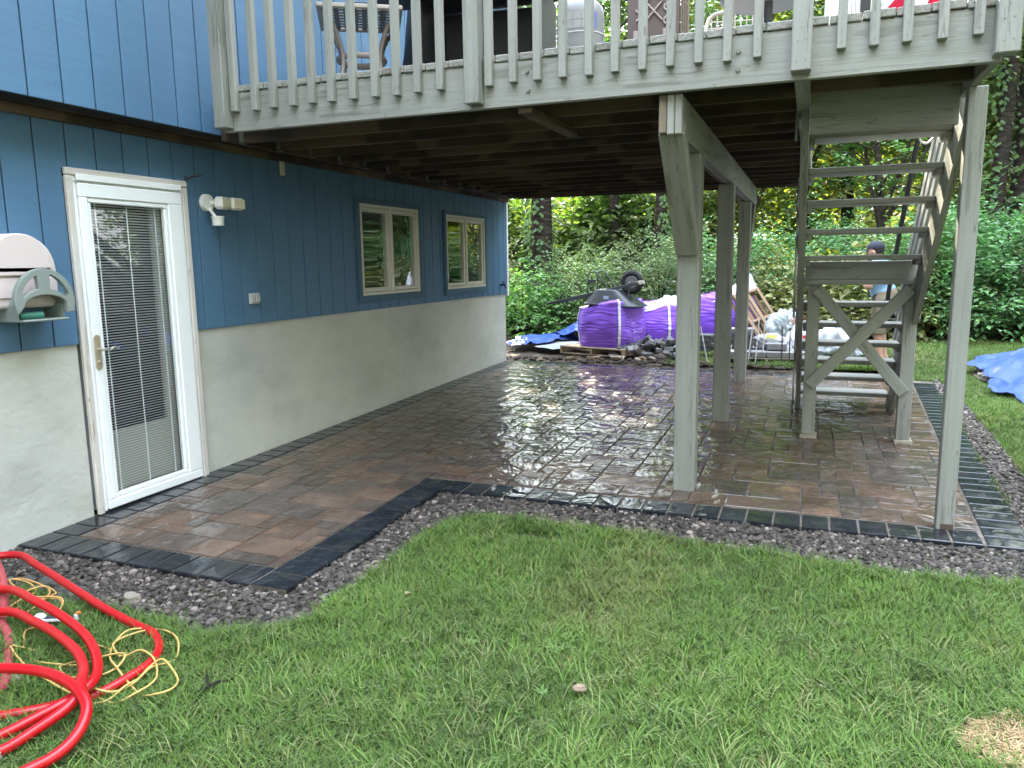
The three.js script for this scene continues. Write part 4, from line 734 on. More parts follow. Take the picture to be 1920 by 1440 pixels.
  tag(mesh('stone', rock([0.034, 0.03, 0.028], 81).translate(1.39, 0.008, 0.145), pale), 'pale tan stone in the grass just below the old red hose', 'stone');
  tag(mesh('stone', rock([0.05, 0.028, 0.035], 83).translate(1.19, 0.002, -0.57), pale), 'pale flat stone at the edge of the pebbles behind the top hose loop', 'stone');
  tag(mesh('stone', rock([0.024, 0.014, 0.018], 84).translate(3.40, 0.022, -0.505), std([0.30, 0.21, 0.15], 0.8, { map: T.stuccoTint })), 'flat pinkish stone lying alone in the middle of the lawn', 'stone');
  tag(mesh('plank', box(0.5, 0.035, 0.14, 0, 0, 0, 0.003).rotateY(0.55).translate(1.6, 0.02, 0.66), M.woodGrey), 'grey board end at the bottom left corner of the picture', 'board');
  const tw = thing('twig', 'short broken grey twig on the grass right of the yellow cord', 'twig', [2.14, 0.03, -0.05], 0.5);
  mesh('bark', [tube([[-0.04, 0, 0.03], [-0.01, 0.006, 0.01], [0.02, 0.01, -0.01], [0.06, 0.004, -0.02]], 0.006, 12, 6), tube([[-0.01, 0.006, 0.01], [-0.015, 0.03, -0.005], [-0.02, 0.035, -0.02]], 0.006, 8, 6)], M.barkGrey, tw);
  const Lf = new Foliage(5); Lf.leaf(v(0, 0, 0), v(1, 0.1, 0.2).normalize(), v(-0.2, 0, 1).normalize(), 0.05, 0.03, [0.35, 0.30, 0.12], 0.2);
  tag(mesh('fallen_leaf', Lf.build().translate(2.41, 0.036, -1.0), M.leaf), 'single pale fallen leaf on the grass below the corner of the black border', 'leaf');
  // straw pit
  structure(tag(mesh('straw_bed', flat(new THREE.CircleGeometry(1, 28)).rotateX(-Math.PI / 2).scale(0.3, 1, 0.17).rotateY(0.35).translate(4.95, -0.006, -0.77), std([0.36, 0.25, 0.14], 0.95, { map: T.soil })), 'patch of seeded ground under straw at the bottom right', 'ground'));
  const sg = box(0.05, 0.0012, 0.0022, 0, 0, 0, 0), ns = 2600, st = new THREE.InstancedMesh(sg, std([1, 1, 1], 0.8), ns), m4 = new THREE.Matrix4(), e = new THREE.Euler(), cc = new THREE.Color();
  for (let i = 0; i < ns; i++) { const a = q() * 6.28, r = Math.sqrt(q()), x = Math.cos(a) * r * 0.33, z = Math.sin(a) * r * 0.19; m4.compose(v(4.95 + x, rr(-0.004, 0.012, q), -0.77 + z - x * 0.35), new THREE.Quaternion().setFromEuler(e.set(rr(-0.1, 0.1, q), q() * 6.28, rr(-0.12, 0.12, q))), v(rr(0.4, 1.1, q), 1, rr(0.7, 1.3, q))); st.setMatrixAt(i, m4); const b = rr(0.7, 1.2, q); st.setColorAt(i, cc.setRGB(0.42 * b, 0.29 * b, 0.15 * b)); }
  st.name = 'straw'; scene.add(st); stuff(tag(st, 'patch of dry straw on the lawn at the bottom right corner', 'straw'));
  const ob = thing('marker_cone', 'small orange cone at the right edge of the picture beside the pebbles', 'cone', [5.665, G(-4.35), -4.35]);
  mesh('cone', flat(new THREE.LatheGeometry([[0.055, 0], [0.06, 0.012], [0.05, 0.016], [0.045, 0.03], [0.024, 0.12], [0.02, 0.125]].map((p) => new THREE.Vector2(...p)), 20)), std([0.75, 0.16, 0.01], 0.5), ob);
}

// ---------------------------------------------------------------- heaps and sacks behind the patio
{
  const q = rngOf(64);
  const crumple = (seed, amp, f0) => (x, z) => { let h = 0, a = amp, f = f0; for (let o = 0; o < 4; o++) { h += a * Math.abs(2 * vn(x * f + o * 7, z * f + o * 3, 64, 64, seed + o) - 1); f *= 1.9; a *= 0.5; } return h; };
  const tarpMat = new THREE.MeshPhysicalMaterial({ color: col(0.024, 0.068, 0.30), roughness: 0.55, bumpMap: T.weave, bumpScale: 0.002, side: THREE.DoubleSide });
  const tarpPale = new THREE.MeshPhysicalMaterial({ color: col(0.30, 0.33, 0.38), roughness: 0.5, side: THREE.DoubleSide });
  const cloth = (outline, H, n = 64) => {                // a crumpled sheet over an outline given by [x, z]
    const xs = outline.map((p) => p[0]), zs = outline.map((p) => p[1]), x0 = Math.min(...xs), x1 = Math.max(...xs), z0 = Math.min(...zs), z1 = Math.max(...zs), pos = [];
    for (let i = 0; i < n; i++) for (let j = 0; j < n; j++) {
      const c = [[0, 0], [0, 1], [1, 1], [1, 0]].map(([a, b]) => { const x = lerp(x0, x1, (i + a) / n), z = lerp(z0, z1, (j + b) / n); return [x + 0.05 * Math.sin(z * 9), G(z) + 0.012 + H(x, z), z + 0.05 * Math.sin(x * 8)]; });
      if (!inPoly(outline, lerp(x0, x1, (i + 0.5) / n), lerp(z0, z1, (j + 0.5) / n))) continue;
      for (const k of [0, 1, 2, 0, 2, 3]) pos.push(...c[k]);
    }
    let g = geo(pos, null, null); return g;
  };
  const smooth = (g) => { const key = new Map(), p = g.attributes.position, n = []; for (let i = 0; i < p.count; i++) { const k = `${p.getX(i).toFixed(4)},${p.getY(i).toFixed(4)},${p.getZ(i).toFixed(4)}`; (key.get(k) ?? key.set(k, []).get(k)).push(i); } const a = g.attributes.normal; for (const L of key.values()) { const s = v(0, 0, 0); L.forEach((i) => s.add(v(a.getX(i), a.getY(i), a.getZ(i)))); s.normalize(); L.forEach((i) => a.setXYZ(i, s.x, s.y, s.z)); } return g; };
  // right: pebble heap half covered by a blue tarp
  const heap = (x, z) => 0.42 * Math.exp(-(((x - 6.95) / 0.7) ** 2) - (((z + 8.3) / 0.9) ** 2));
  const cr = crumple(5, 0.1, 2.2);
  const t1 = tag(mesh('blue_tarp', smooth(cloth([[5.93, -8.45], [6.3, -9.7], [6.6, -10.1], [7.2, -9.9], [7.3, -9.3], [6.62, -8.75], [6.52, -8.3], [6.75, -7.9], [7.1, -7.4], [6.9, -6.6], [6.1, -6.6], [5.97, -7.0], [5.92, -7.4], [6.05, -7.7], [6.0, -8.1]], (x, z) => heap(x, z) * 1.04 + cr(x, z)))), 'blue tarpaulin draped over a pebble heap on the lawn at the right edge', 'tarp'); t1.material = tarpMat;
  const hp = thing('pebble_heap', 'heap of pale pebbles under the blue tarpaulin at the right', 'gravel heap');
  mesh('mound', sheet((s, t) => { const a = t * 6.283, r = s * 1.0; const x = 6.95 + Math.cos(a) * r, z = -8.3 + Math.sin(a) * r * 1.2; return [x, G(z) + heap(x, z) - 0.02, z]; }, 12, 24), std([0.2, 0.17, 0.15], 0.9, { map: T.soil }), hp);
  const pg = new THREE.IcosahedronGeometry(1, 1), n = 2600, im = new THREE.InstancedMesh(pg, std([1, 1, 1], 0.7), n), m4 = new THREE.Matrix4(), e = new THREE.Euler(), cc = new THREE.Color();
  for (let i = 0; i < n; i++) { const a = q() * 6.283, r = Math.sqrt(q()) * 0.95, x = 6.95 + Math.cos(a) * r, z = -8.3 + Math.sin(a) * r * 1.2, s = rr(0.012, 0.024, q); m4.compose(v(x, G(z) + heap(x, z) - 0.008, z), new THREE.Quaternion().setFromEuler(e.set(q(), q() * 6, q())), v(s * 1.3, s * 0.8, s)); im.setMatrixAt(i, m4); const l = rr(0.12, 0.4, q); im.setColorAt(i, cc.setRGB(l, l * 0.9, l * 0.82)); }
  im.name = 'pebbles'; stuff(im); hp.add(im);
  // left: blue tarp, flat in front and bunched up behind, with its grey underside
  const cl = crumple(15, 0.16, 1.9), cl2 = crumple(25, 0.05, 2.5);
  const lt = thing('blue_tarp', 'crumpled blue tarpaulin on the ground between the house corner and the purple bags', 'tarp');
  mesh('flat_part', smooth(cloth([[-0.5, -9.8], [-0.62, -10.4], [-0.55, -11.1], [0.0, -11.5], [0.35, -10.9], [0.1, -10.3], [-0.02, -9.85], [-0.2, -9.6]], (x, z) => 0.03 + cl2(x, z) * 1.4)), tarpMat, lt);
  mesh('bunched_part', smooth(cloth([[-0.2, -11.2], [0.05, -11.9], [0.45, -12.0], [0.85, -11.7], [0.9, -11.0], [0.6, -10.6], [0.15, -10.7]], (x, z) => 0.26 * Math.exp(-(((x - 0.4) / 0.42) ** 2) - (((z + 11.3) / 0.5) ** 2)) + cl(x, z) * 0.9)), tarpMat, lt);
  mesh('underside', smooth(cloth([[-0.05, -9.75], [0.05, -10.4], [0.35, -10.7], [0.75, -10.3], [0.7, -9.7], [0.3, -9.55]], (x, z) => 0.015 + cl2(x, z) * 0.4)), tarpPale, lt);

  // purple bulk bags
  const canvas = document.createElement('canvas'); canvas.width = 1024; canvas.height = 256;
  const cx = canvas.getContext('2d'); cx.fillStyle = '#ffffff'; cx.fillRect(0, 0, 1024, 256);
  const bagTex = (print) => { const c = document.createElement('canvas'); c.width = 1024; c.height = 256; const x = c.getContext('2d'); x.fillStyle = 'rgb(138,88,205)'; x.fillRect(0, 0, 1024, 256); if (print) { x.fillStyle = 'rgb(178,146,228)'; x.font = 'bold 34px sans-serif'; for (const o of [0, -1024]) { x.fillText('CLIPPEN', 945 + o, 190); x.fillText('PLANTS', 955 + o, 226); x.fillRect(970 + o, 132, 60, 8); } } const t = new THREE.CanvasTexture(c); t.colorSpace = THREE.SRGBColorSpace; t.wrapS = THREE.RepeatWrapping; return t; };
  const bagMat = (print) => new THREE.MeshPhysicalMaterial({ color: col(0.9, 0.9, 1), map: bagTex(print), roughness: 0.5, side: THREE.DoubleSide });
  const strapMat = std([0.72, 0.72, 0.74], 0.6), liner = new THREE.MeshPhysicalMaterial({ color: col(0.74, 0.77, 0.8), roughness: 0.35, transmission: 0.25, thickness: 0, side: THREE.DoubleSide });
  const bagAt = (w, h, seed, topLift) => (s, t) => {
    const a = s * Math.PI * 2, c = Math.cos(a), d = Math.sin(a), sq = Math.pow(Math.pow(Math.abs(c), 4) + Math.pow(Math.abs(d), 4), -0.25);
    const side = clamp(t / 0.8, 0, 1), top = clamp((t - 0.8) / 0.2, 0, 1);
    let r = w / 2 * sq * (0.93 + 0.12 * Math.sin(Math.PI * clamp(side * 0.95 + 0.03, 0, 1)));
    const nz = vn(s * 24, t * 5, 24, 64, seed), fold = Math.sin(side * 84 + 9 * vn(s * 9, side * 4, 9, 64, seed + 3) + nz * 5);
    r += (0.006 * fold + 0.045 * (nz - 0.5)) * (1 - top) * sstep(0, 0.08, side) * Math.max(0.05, 1.5 * vn(s * 14, side * 12, 14, 64, seed + 5) - 0.25);
    let y = h * side + topLift * (vn(s * 9, 1, 9, 8, seed + 7) - 0.35) * sstep(0.75, 1, side);
    if (top > 0) { r *= 1 - top; y += 0.06 * top + 0.05 * (vn(s * 9, top * 5, 9, 64, seed + 9) - 0.5) * Math.sin(Math.PI * Math.min(1, top * 1.2)); }
    return [c * r, y, d * r];
  };
  function bulkBag(label, pos, turn, w, h, seed, topLift, print, lined) {
    const b = thing('bulk_bag', label, 'bag', pos, turn, undefined), f = bagAt(w, h, seed, topLift);
    mesh('sack', sheet((s, t) => f(1 - s, t), 96, 70), bagMat(print), b);
    for (const k of [0.125, 0.375, 0.625, 0.875]) mesh('strap', sheet((u, t) => { const s = k + (u - 0.5) * 0.012, tt = t * 0.84, p = f(s, tt), L = Math.hypot(p[0], p[2]) || 1; return [p[0] * (1 + 0.014 / L), p[1] + 0.006, p[2] * (1 + 0.014 / L)]; }, 3, 44), strapMat, b);
    if (lined) mesh('liner', sheet((s, t) => { const a = s * 6.283, r = w * lerp(0.5, 0.02, t) * (0.95 + 0.1 * vn(s * 8, t * 4, 8, 64, seed)); return [Math.cos(a) * r + lined[0] * t, h - 0.04 + lined[1] * Math.sin(Math.PI * 0.5 * Math.min(1, t * 1.5)) * (0.75 + 0.5 * vn(s * 6, t * 5, 6, 64, seed + 2)) + 0.08 * lined[2] * Math.cos(a) , Math.sin(a) * r]; }, 40, 14), liner, b);
    return b;
  }
  bulkBag('purple bulk bag with white straps and the overturned wheelbarrow on top', [1.24, G(-9.75) + 0.10, -9.78], -0.32, 0.86, 0.62, 3, 0.16, true);
  bulkBag('purple bulk bag with a white liner behind the brick rubble, middle of the three', [1.72, G(-11) + 0.02, -11.05], -0.25, 0.92, 0.58, 13, 0.12, false, [0.1, 0.16, 1.2]);
  bulkBag('purple bulk bag seen between the beam posts with a white flap over its top', [2.82, G(-11.4) + 0.08, -11.45], -0.2, 0.95, 0.68, 23, 0.1, false, [0.25, 0.26, 2.2]);

  // pallets
  const pallet = (name, label, pos, turn, L, W, mat, rot) => {
    const p = thing(name, label, 'pallet', pos, turn); if (rot) p.rotation.set(...rot);
    const bw = 0.095, n = Math.round(W / 0.15);
    for (let i = 0; i < n; i++) mesh('board', box(L, 0.018, bw, rr(-0.008, 0.008, q), 0.111, -W / 2 + bw / 2 + i * (W - bw) / (n - 1), 0.003).rotateY(rr(-0.01, 0.01, q)), mat, p);
    for (const i of [-1, 0, 1]) mesh('stringer', box(0.04, 0.085, W, i * (L / 2 - 0.02), 0.0585, 0, 0.003), mat, p);
    for (const i of [-1, 0, 1]) mesh('bottom_board', box(L, 0.016, bw, 0, 0.008, i * (W / 2 - bw / 2), 0.003), mat, p);
    return p;
  };
  pallet('pallet', 'weathered wooden pallet under the purple bag with the wheelbarrow', [1.2, G(-9.75) - 0.01, -9.75], -0.32, 1.15, 1.0, M.wood);
  { const lp = pallet('pallet', 'brown wooden pallet leaning up against the third purple bag', [3.44, G(-10.6) + 0.48, -10.7], 0, 1.0, 0.95, std([0.30, 0.19, 0.12], 0.85, { map: T.grainTint }));
    const X = v(0.54, -0.82, 0.12).normalize(), Z = v(0.34, 0.08, -0.94), Y = Z.clone().cross(X).normalize(); Z.crossVectors(X, Y); lp.quaternion.setFromRotationMatrix(new THREE.Matrix4().makeBasis(X, Y, Z)); }
  pallet('pallet', 'low pallet loaded with pale slabs behind the patio edge', [3.55, G(-9.3) - 0.05, -9.45], 0.12, 1.2, 0.9, M.woodGrey);
  // things on that pallet
  const concrete = std([0.25, 0.245, 0.245], 0.85, { map: T.stuccoTint, bumpMap: T.grit, bumpScale: 0.004 }), darkSlab = std([0.10, 0.10, 0.105], 0.85, { map: T.stuccoTint, bumpMap: T.grit, bumpScale: 0.004 });
  const slabs = thing('slab_layer', 'row of pale concrete blocks lying along the low pallet', 'blocks', [3.55, G(-9.3) + 0.075, -9.42], 0.12);
  for (let i = 0; i < 6; i++) for (let j = 0; j < 3; j++) mesh('block', box(0.19, 0.075, 0.27, -0.5 + i * 0.198 + rr(-0.004, 0.004, q), 0.037 + rr(0, 0.006, q), -0.28 + j * 0.28, 0.006), concrete, slabs);
  tag(mesh('concrete_block', box(0.26, 0.09, 0.16, 3.72, G(-9.3) + 0.21, -9.22, 0.008), concrete), 'single pale concrete block in front of the cement bag', 'block');
  tag(mesh('concrete_block', box(0.24, 0.07, 0.16, 4.12, G(-9.3) + 0.19, -9.3, 0.008), concrete), 'single pale concrete block left of the white rubbish bag', 'block');
  const stack = (label, x, z, n, w, d, turn, mat, cap) => { const s = thing('slab_stack', label, 'slab stack', [x, G(z) + 0.09, z], turn); for (let i = 0; i < n; i++) mesh('slab', box(w + rr(-0.02, 0.02, q), 0.055, d, rr(-0.015, 0.015, q), 0.028 + i * 0.06, rr(-0.015, 0.015, q), 0.006).rotateY(rr(-0.06, 0.06, q)), i === n - 1 && cap ? concrete : mat, s); return s; };
  stack('dark grey slab stack topped by a pale slab, between the two far beam posts', 3.25, -9.35, 6, 0.3, 0.24, 0.1, darkSlab, true);
  stack('low stack of dark slabs right of the nearest post, beside the third purple bag', 2.72, -9.55, 4, 0.26, 0.24, -0.2, darkSlab, false);
  // rubble of grey bricks
  const rub = thing('brick_rubble', 'loose pile of broken grey paving bricks beside the first purple bag', 'rubble', [1.98, G(-9.3), -9.35]);
  for (let i = 0; i < 46; i++) { const a = q() * 6.283, r = Math.sqrt(q()), h = (1 - r) * 0.28; mesh('brick', box(rr(0.1, 0.2, q), rr(0.045, 0.07, q), rr(0.07, 0.12, q), 0, 0, 0, 0.006).rotateX(rr(-0.7, 0.7, q)).rotateZ(rr(-0.7, 0.7, q)).rotateY(q() * 6).translate(Math.cos(a) * r * 0.62, 0.04 + h * q() + (r < 0.5 ? 0.06 : 0), Math.sin(a) * r * 0.35), q() < 0.35 ? concrete : darkSlab, rub); }
  const chip = thing('wood_offcuts', 'short pale wood offcuts on the dirt in front of the first purple bag', 'offcuts', [1.3, G(-9), -8.95]);
  for (let i = 0; i < 16; i++) mesh('offcut', box(rr(0.06, 0.2, q), 0.025, rr(0.03, 0.06, q), 0, 0, 0, 0.003).rotateZ(rr(-0.3, 0.3, q)).rotateY(q() * 6).translate(rr(-0.6, 0.75, q), rr(0.01, 0.05, q), rr(-0.15, 0.2, q)), q() < 0.6 ? M.wood : M.woodGrey, chip);
  const dirt = thing('dirt_clods', 'dark clods and scraps along the dirt strip behind the patio', 'clods', [1.0, G(-8.8), -8.7]);
  stuff(mesh('clod', Array.from({ length: 160 }, () => { const s = rr(0.012, 0.045, q); return flat(new THREE.IcosahedronGeometry(1, 0)).scale(s * 1.5, s * 0.7, s).rotateY(q() * 6).translate(rr(-1.2, 3.2, q), 0.005, rr(-0.25, 0.2, q) + 0.0); }), std([0.09, 0.07, 0.055], 0.95, { map: T.soil }), dirt));

  // stakes
  const pin = (label, p, a, mat, r = 0.008) => { const s = thing('stake', label, 'stake', p); mesh('rod', rod([0, 0, 0], a, r, 8), mat, s); mesh('head', cyl(r * 1.25, r * 1.25, 0.02, a[0], a[1], a[2], 8), mat, s); };
  const wpin = std([0.62, 0.62, 0.64], 0.5), rpin = std([0.06, 0.05, 0.05], 0.7, { metalness: 0.4 });
  const gy = G(-9);
  pin('thin white stake leaning left just right of the nearest post', [2.81, gy, -9.0], [-0.1, 0.48, 0], wpin);
  pin('white stake leaning in front of the dark slab stack', [3.36, gy, -8.98], [0.05, 0.57, 0], wpin);
  pin('white stake left of the leaning pallet, the taller of the upright pair', [3.455, gy, -8.97], [0.035, 0.63, 0], wpin);
  pin('white stake in front of the leaning pallet, right one of the upright pair', [3.55, gy + 0.15, -9.0], [0.015, 0.47, 0], wpin);
  pin('dark iron stake in front of the cement bag', [3.80, gy, -8.98], [-0.012, 0.50, 0], rpin);
  pin('dark iron stake between the cement bag and the white rubbish bag', [3.895, gy, -8.98], [-0.006, 0.49, 0], rpin);
  pin('short dark iron stake just left of the stairs', [3.99, gy, -8.98], [-0.008, 0.22, 0], rpin);
  // sacks and plastic
  const lump = (f, ns = 40, nt = 24) => sheet((s, t) => { const a = s * 6.283, b = (t - 0.5) * Math.PI; return f(Math.cos(a) * Math.cos(b), Math.sin(b), -Math.sin(a) * Math.cos(b)); }, ns, nt);
  const crum = (seed, w, h, d, amp, f = 3) => lump((x, y, z) => { const k = 1 + amp * (vn(x * f + 9, y * f + z * f + 9, 64, 64, seed) - 0.5) * 2 + amp * 0.6 * Math.abs(2 * vn(x * f * 2.3 + 9, (y - z) * f * 2.3 + 9, 64, 64, seed + 1) - 1); return [x * w * k, Math.max(-h * 0.9, y * h * k), z * d * k]; }, 56, 32);
  const cb = thing('cement_bag', 'slumped grey cement bag with a yellow label on the low pallet', 'bag', [3.62, G(-9.3) + 0.26, -9.42]);
  mesh('sack', crum(31, 0.24, 0.1, 0.16, 0.2), std([0.36, 0.36, 0.38], 0.6), cb);
  mesh('label', box(0.14, 0.05, 0.004, 0.0, 0.02, 0.178, 0.001).rotateX(-0.35).translate(0.02, 0.0, -0.01), std([0.55, 0.55, 0.12], 0.6), cb);
  mesh('base_band', box(0.34, 0.045, 0.2, 0.0, -0.095, 0.06, 0.01), M.black, cb);
  const clear = new THREE.MeshPhysicalMaterial({ color: col(0.62, 0.67, 0.69), roughness: 0.3, transmission: 0.6, thickness: 0, side: THREE.DoubleSide });
  const wb = std([0.58, 0.6, 0.64], 0.4);
  const b1 = thing('plastic_bag', 'white plastic bag with a red mark left of the stairs', 'plastic bag', [4.0, G(-9.6) + 0.24, -9.75]);
  mesh('bag', crum(41, 0.17, 0.2, 0.15, 0.3), wb, b1); mesh('red_mark', box(0.05, 0.07, 0.006, 0.07, 0.06, 0.17, 0.002), std([0.6, 0.02, 0.05], 0.5), b1);
  const b2 = thing('plastic_sheet', 'large crumpled clear plastic heap seen between the lower stair treads', 'plastic', [4.5, G(-9.8) + 0.17, -9.9]);
  mesh('sheet', crum(51, 0.34, 0.24, 0.25, 0.32, 4), new THREE.MeshPhysicalMaterial({ color: col(0.58, 0.62, 0.66), roughness: 0.3, transmission: 0.3, thickness: 0, side: THREE.DoubleSide }), b2);
  const b3 = thing('plastic_sheet', 'filmy clear plastic hanging behind the cement bag below the shrubs', 'plastic', [3.78, G(-10) + 0.42, -10.25]);
  mesh('sheet', crum(61, 0.2, 0.2, 0.14, 0.35, 3), clear, b3);
  const sc = thing('scrap_cardboard', 'torn brown cardboard scraps just left of the stairs above the white bag', 'cardboard', [3.98, G(-9.9) + 0.48, -9.95]);
  for (let i = 0; i < 7; i++) mesh('scrap', box(rr(0.12, 0.22, q), 0.006, rr(0.05, 0.1, q), 0, 0, 0, 0).rotateX(rr(-0.8, 0.8, q)).rotateZ(rr(-0.6, 0.5, q)).rotateY(q() * 3).translate(rr(-0.12, 0.16, q), rr(-0.08, 0.08, q), rr(-0.06, 0.06, q)), i % 3 ? std([0.16, 0.09, 0.055], 0.9) : std([0.5, 0.44, 0.36], 0.8), sc);
  const nv = thing('navy_sack', 'dark blue cloth sack hanging at the right side of the stairs', 'sack', [5.01, 0.80, -6.3]);
  mesh('cloth', crum(71, 0.06, 0.12, 0.07, 0.25), std([0.012, 0.025, 0.11], 0.7), nv); mesh('loop', tube([[-0.02, 0.1, 0], [-0.05, 0.2, 0.02], [-0.07, 0.27, 0], [-0.05, 0.2, -0.03], [-0.01, 0.1, -0.02]], 0.008, 20, 6), M.black, nv);

  // overturned wheelbarrow
  const wbw = thing('wheelbarrow', 'black wheelbarrow lying upside down on the first purple bag', 'wheelbarrow', [1.3, 0.905, -9.72], -0.12);
  const tray = std([0.022, 0.025, 0.028], 0.38, { bumpMap: T.grit, bumpScale: 0.002 });
  const ringAt = (t) => { const L0 = lerp(-0.42, -0.27, t), L1 = lerp(0.46, 0.13, t), W = lerp(0.33, 0.21, t); return (a) => { const c = Math.cos(a), s = Math.sin(a), k = Math.pow(Math.pow(Math.abs(c), 5) + Math.pow(Math.abs(s), 5), -0.2); return [lerp(L0, L1, 0.5 + 0.5 * c * k), t * 0.205 - 0.05 * (0.5 + 0.5 * c * k) * (1 - t) , s * k * W]; }; };
  mesh('tray', sheet((s, t) => { if (t > 0.7) { const p = ringAt(1)(-s * 6.283), k = (1 - t) / 0.3; return [lerp(-0.07, p[0], k), p[1] + 0.008 * (1 - k), p[2] * k]; } return ringAt(Math.pow(t / 0.7, 0.9))(-s * 6.283); }, 56, 20), tray, wbw);
  mesh('tray_rim', tube(Array.from({ length: 24 }, (_, i) => ringAt(0)(i / 24 * 6.283)), 0.014, 96, 8, true), tray, wbw);
  mesh('sticker', box(0.085, 0.05, 0.003, -0.03, 0.09, 0.288, 0).rotateX(0).translate(0, 0, 0), std([0.42, 0.5, 0.6], 0.5), wbw);
  const barM = std([0.05, 0.052, 0.056], 0.6);
  for (const s of [-1, 1]) {
    mesh('handle', bar([-0.94, 0.0, s * 0.27], [0.42, 0.30, s * 0.12], 0.035, 0.042, 0.004), barM, wbw);
    mesh('grip', bar([-1.04, -0.022, s * 0.28], [-0.86, 0.018, s * 0.262], 0.036, 0.04, 0.012), M.black, wbw);
    mesh('leg', tube([[-0.36, 0.14, s * 0.2], [-0.36, 0.3, s * 0.2], [-0.355, 0.44, s * 0.19], [-0.32, 0.47, s * 0.185], [-0.24, 0.47, s * 0.18], [-0.18, 0.4, s * 0.18], [-0.04, 0.22, s * 0.16]], 0.011, 40, 8), barM, wbw);
    mesh('stay', rod([0.26, 0.02, s * 0.2], [0.3, 0.28, s * 0.11], 0.007), barM, wbw);
  }
  mesh('leg_brace', bar([-0.36, 0.33, 0.2], [-0.24, 0.335, 0.18], 0.01, 0.045, 0.002), barM, wbw);
  mesh('nose_block', bar([0.415, 0.3, -0.13], [0.415, 0.3, 0.13], 0.05, 0.05, 0.003), M.woodGrey, wbw);
  mesh('nose_tip', box(0.09, 0.045, 0.03, 0.47, 0.315, 0.12, 0.003), std([0.6, 0.55, 0.48], 0.7), wbw);
  const wh = mesh('wheel', flat(new THREE.TorusGeometry(0.138, 0.045, 12, 36)).translate(0.28, 0.31, 0), std([0.02, 0.02, 0.021], 0.85, { bumpMap: T.grit, bumpScale: 0.004 }), wbw);
  mesh('rim', [flat(new THREE.LatheGeometry([[0.02, -0.02], [0.07, -0.018], [0.098, -0.032], [0.104, 0], [0.098, 0.032], [0.07, 0.018], [0.02, 0.02]].map((p) => new THREE.Vector2(...p)), 28)).rotateX(Math.PI / 2).translate(0.28, 0.31, 0), rod([0.28, 0.31, -0.16], [0.28, 0.31, 0.16], 0.012)], std([0.22, 0.22, 0.22], 0.5, { metalness: 0.3 }), wh);
}

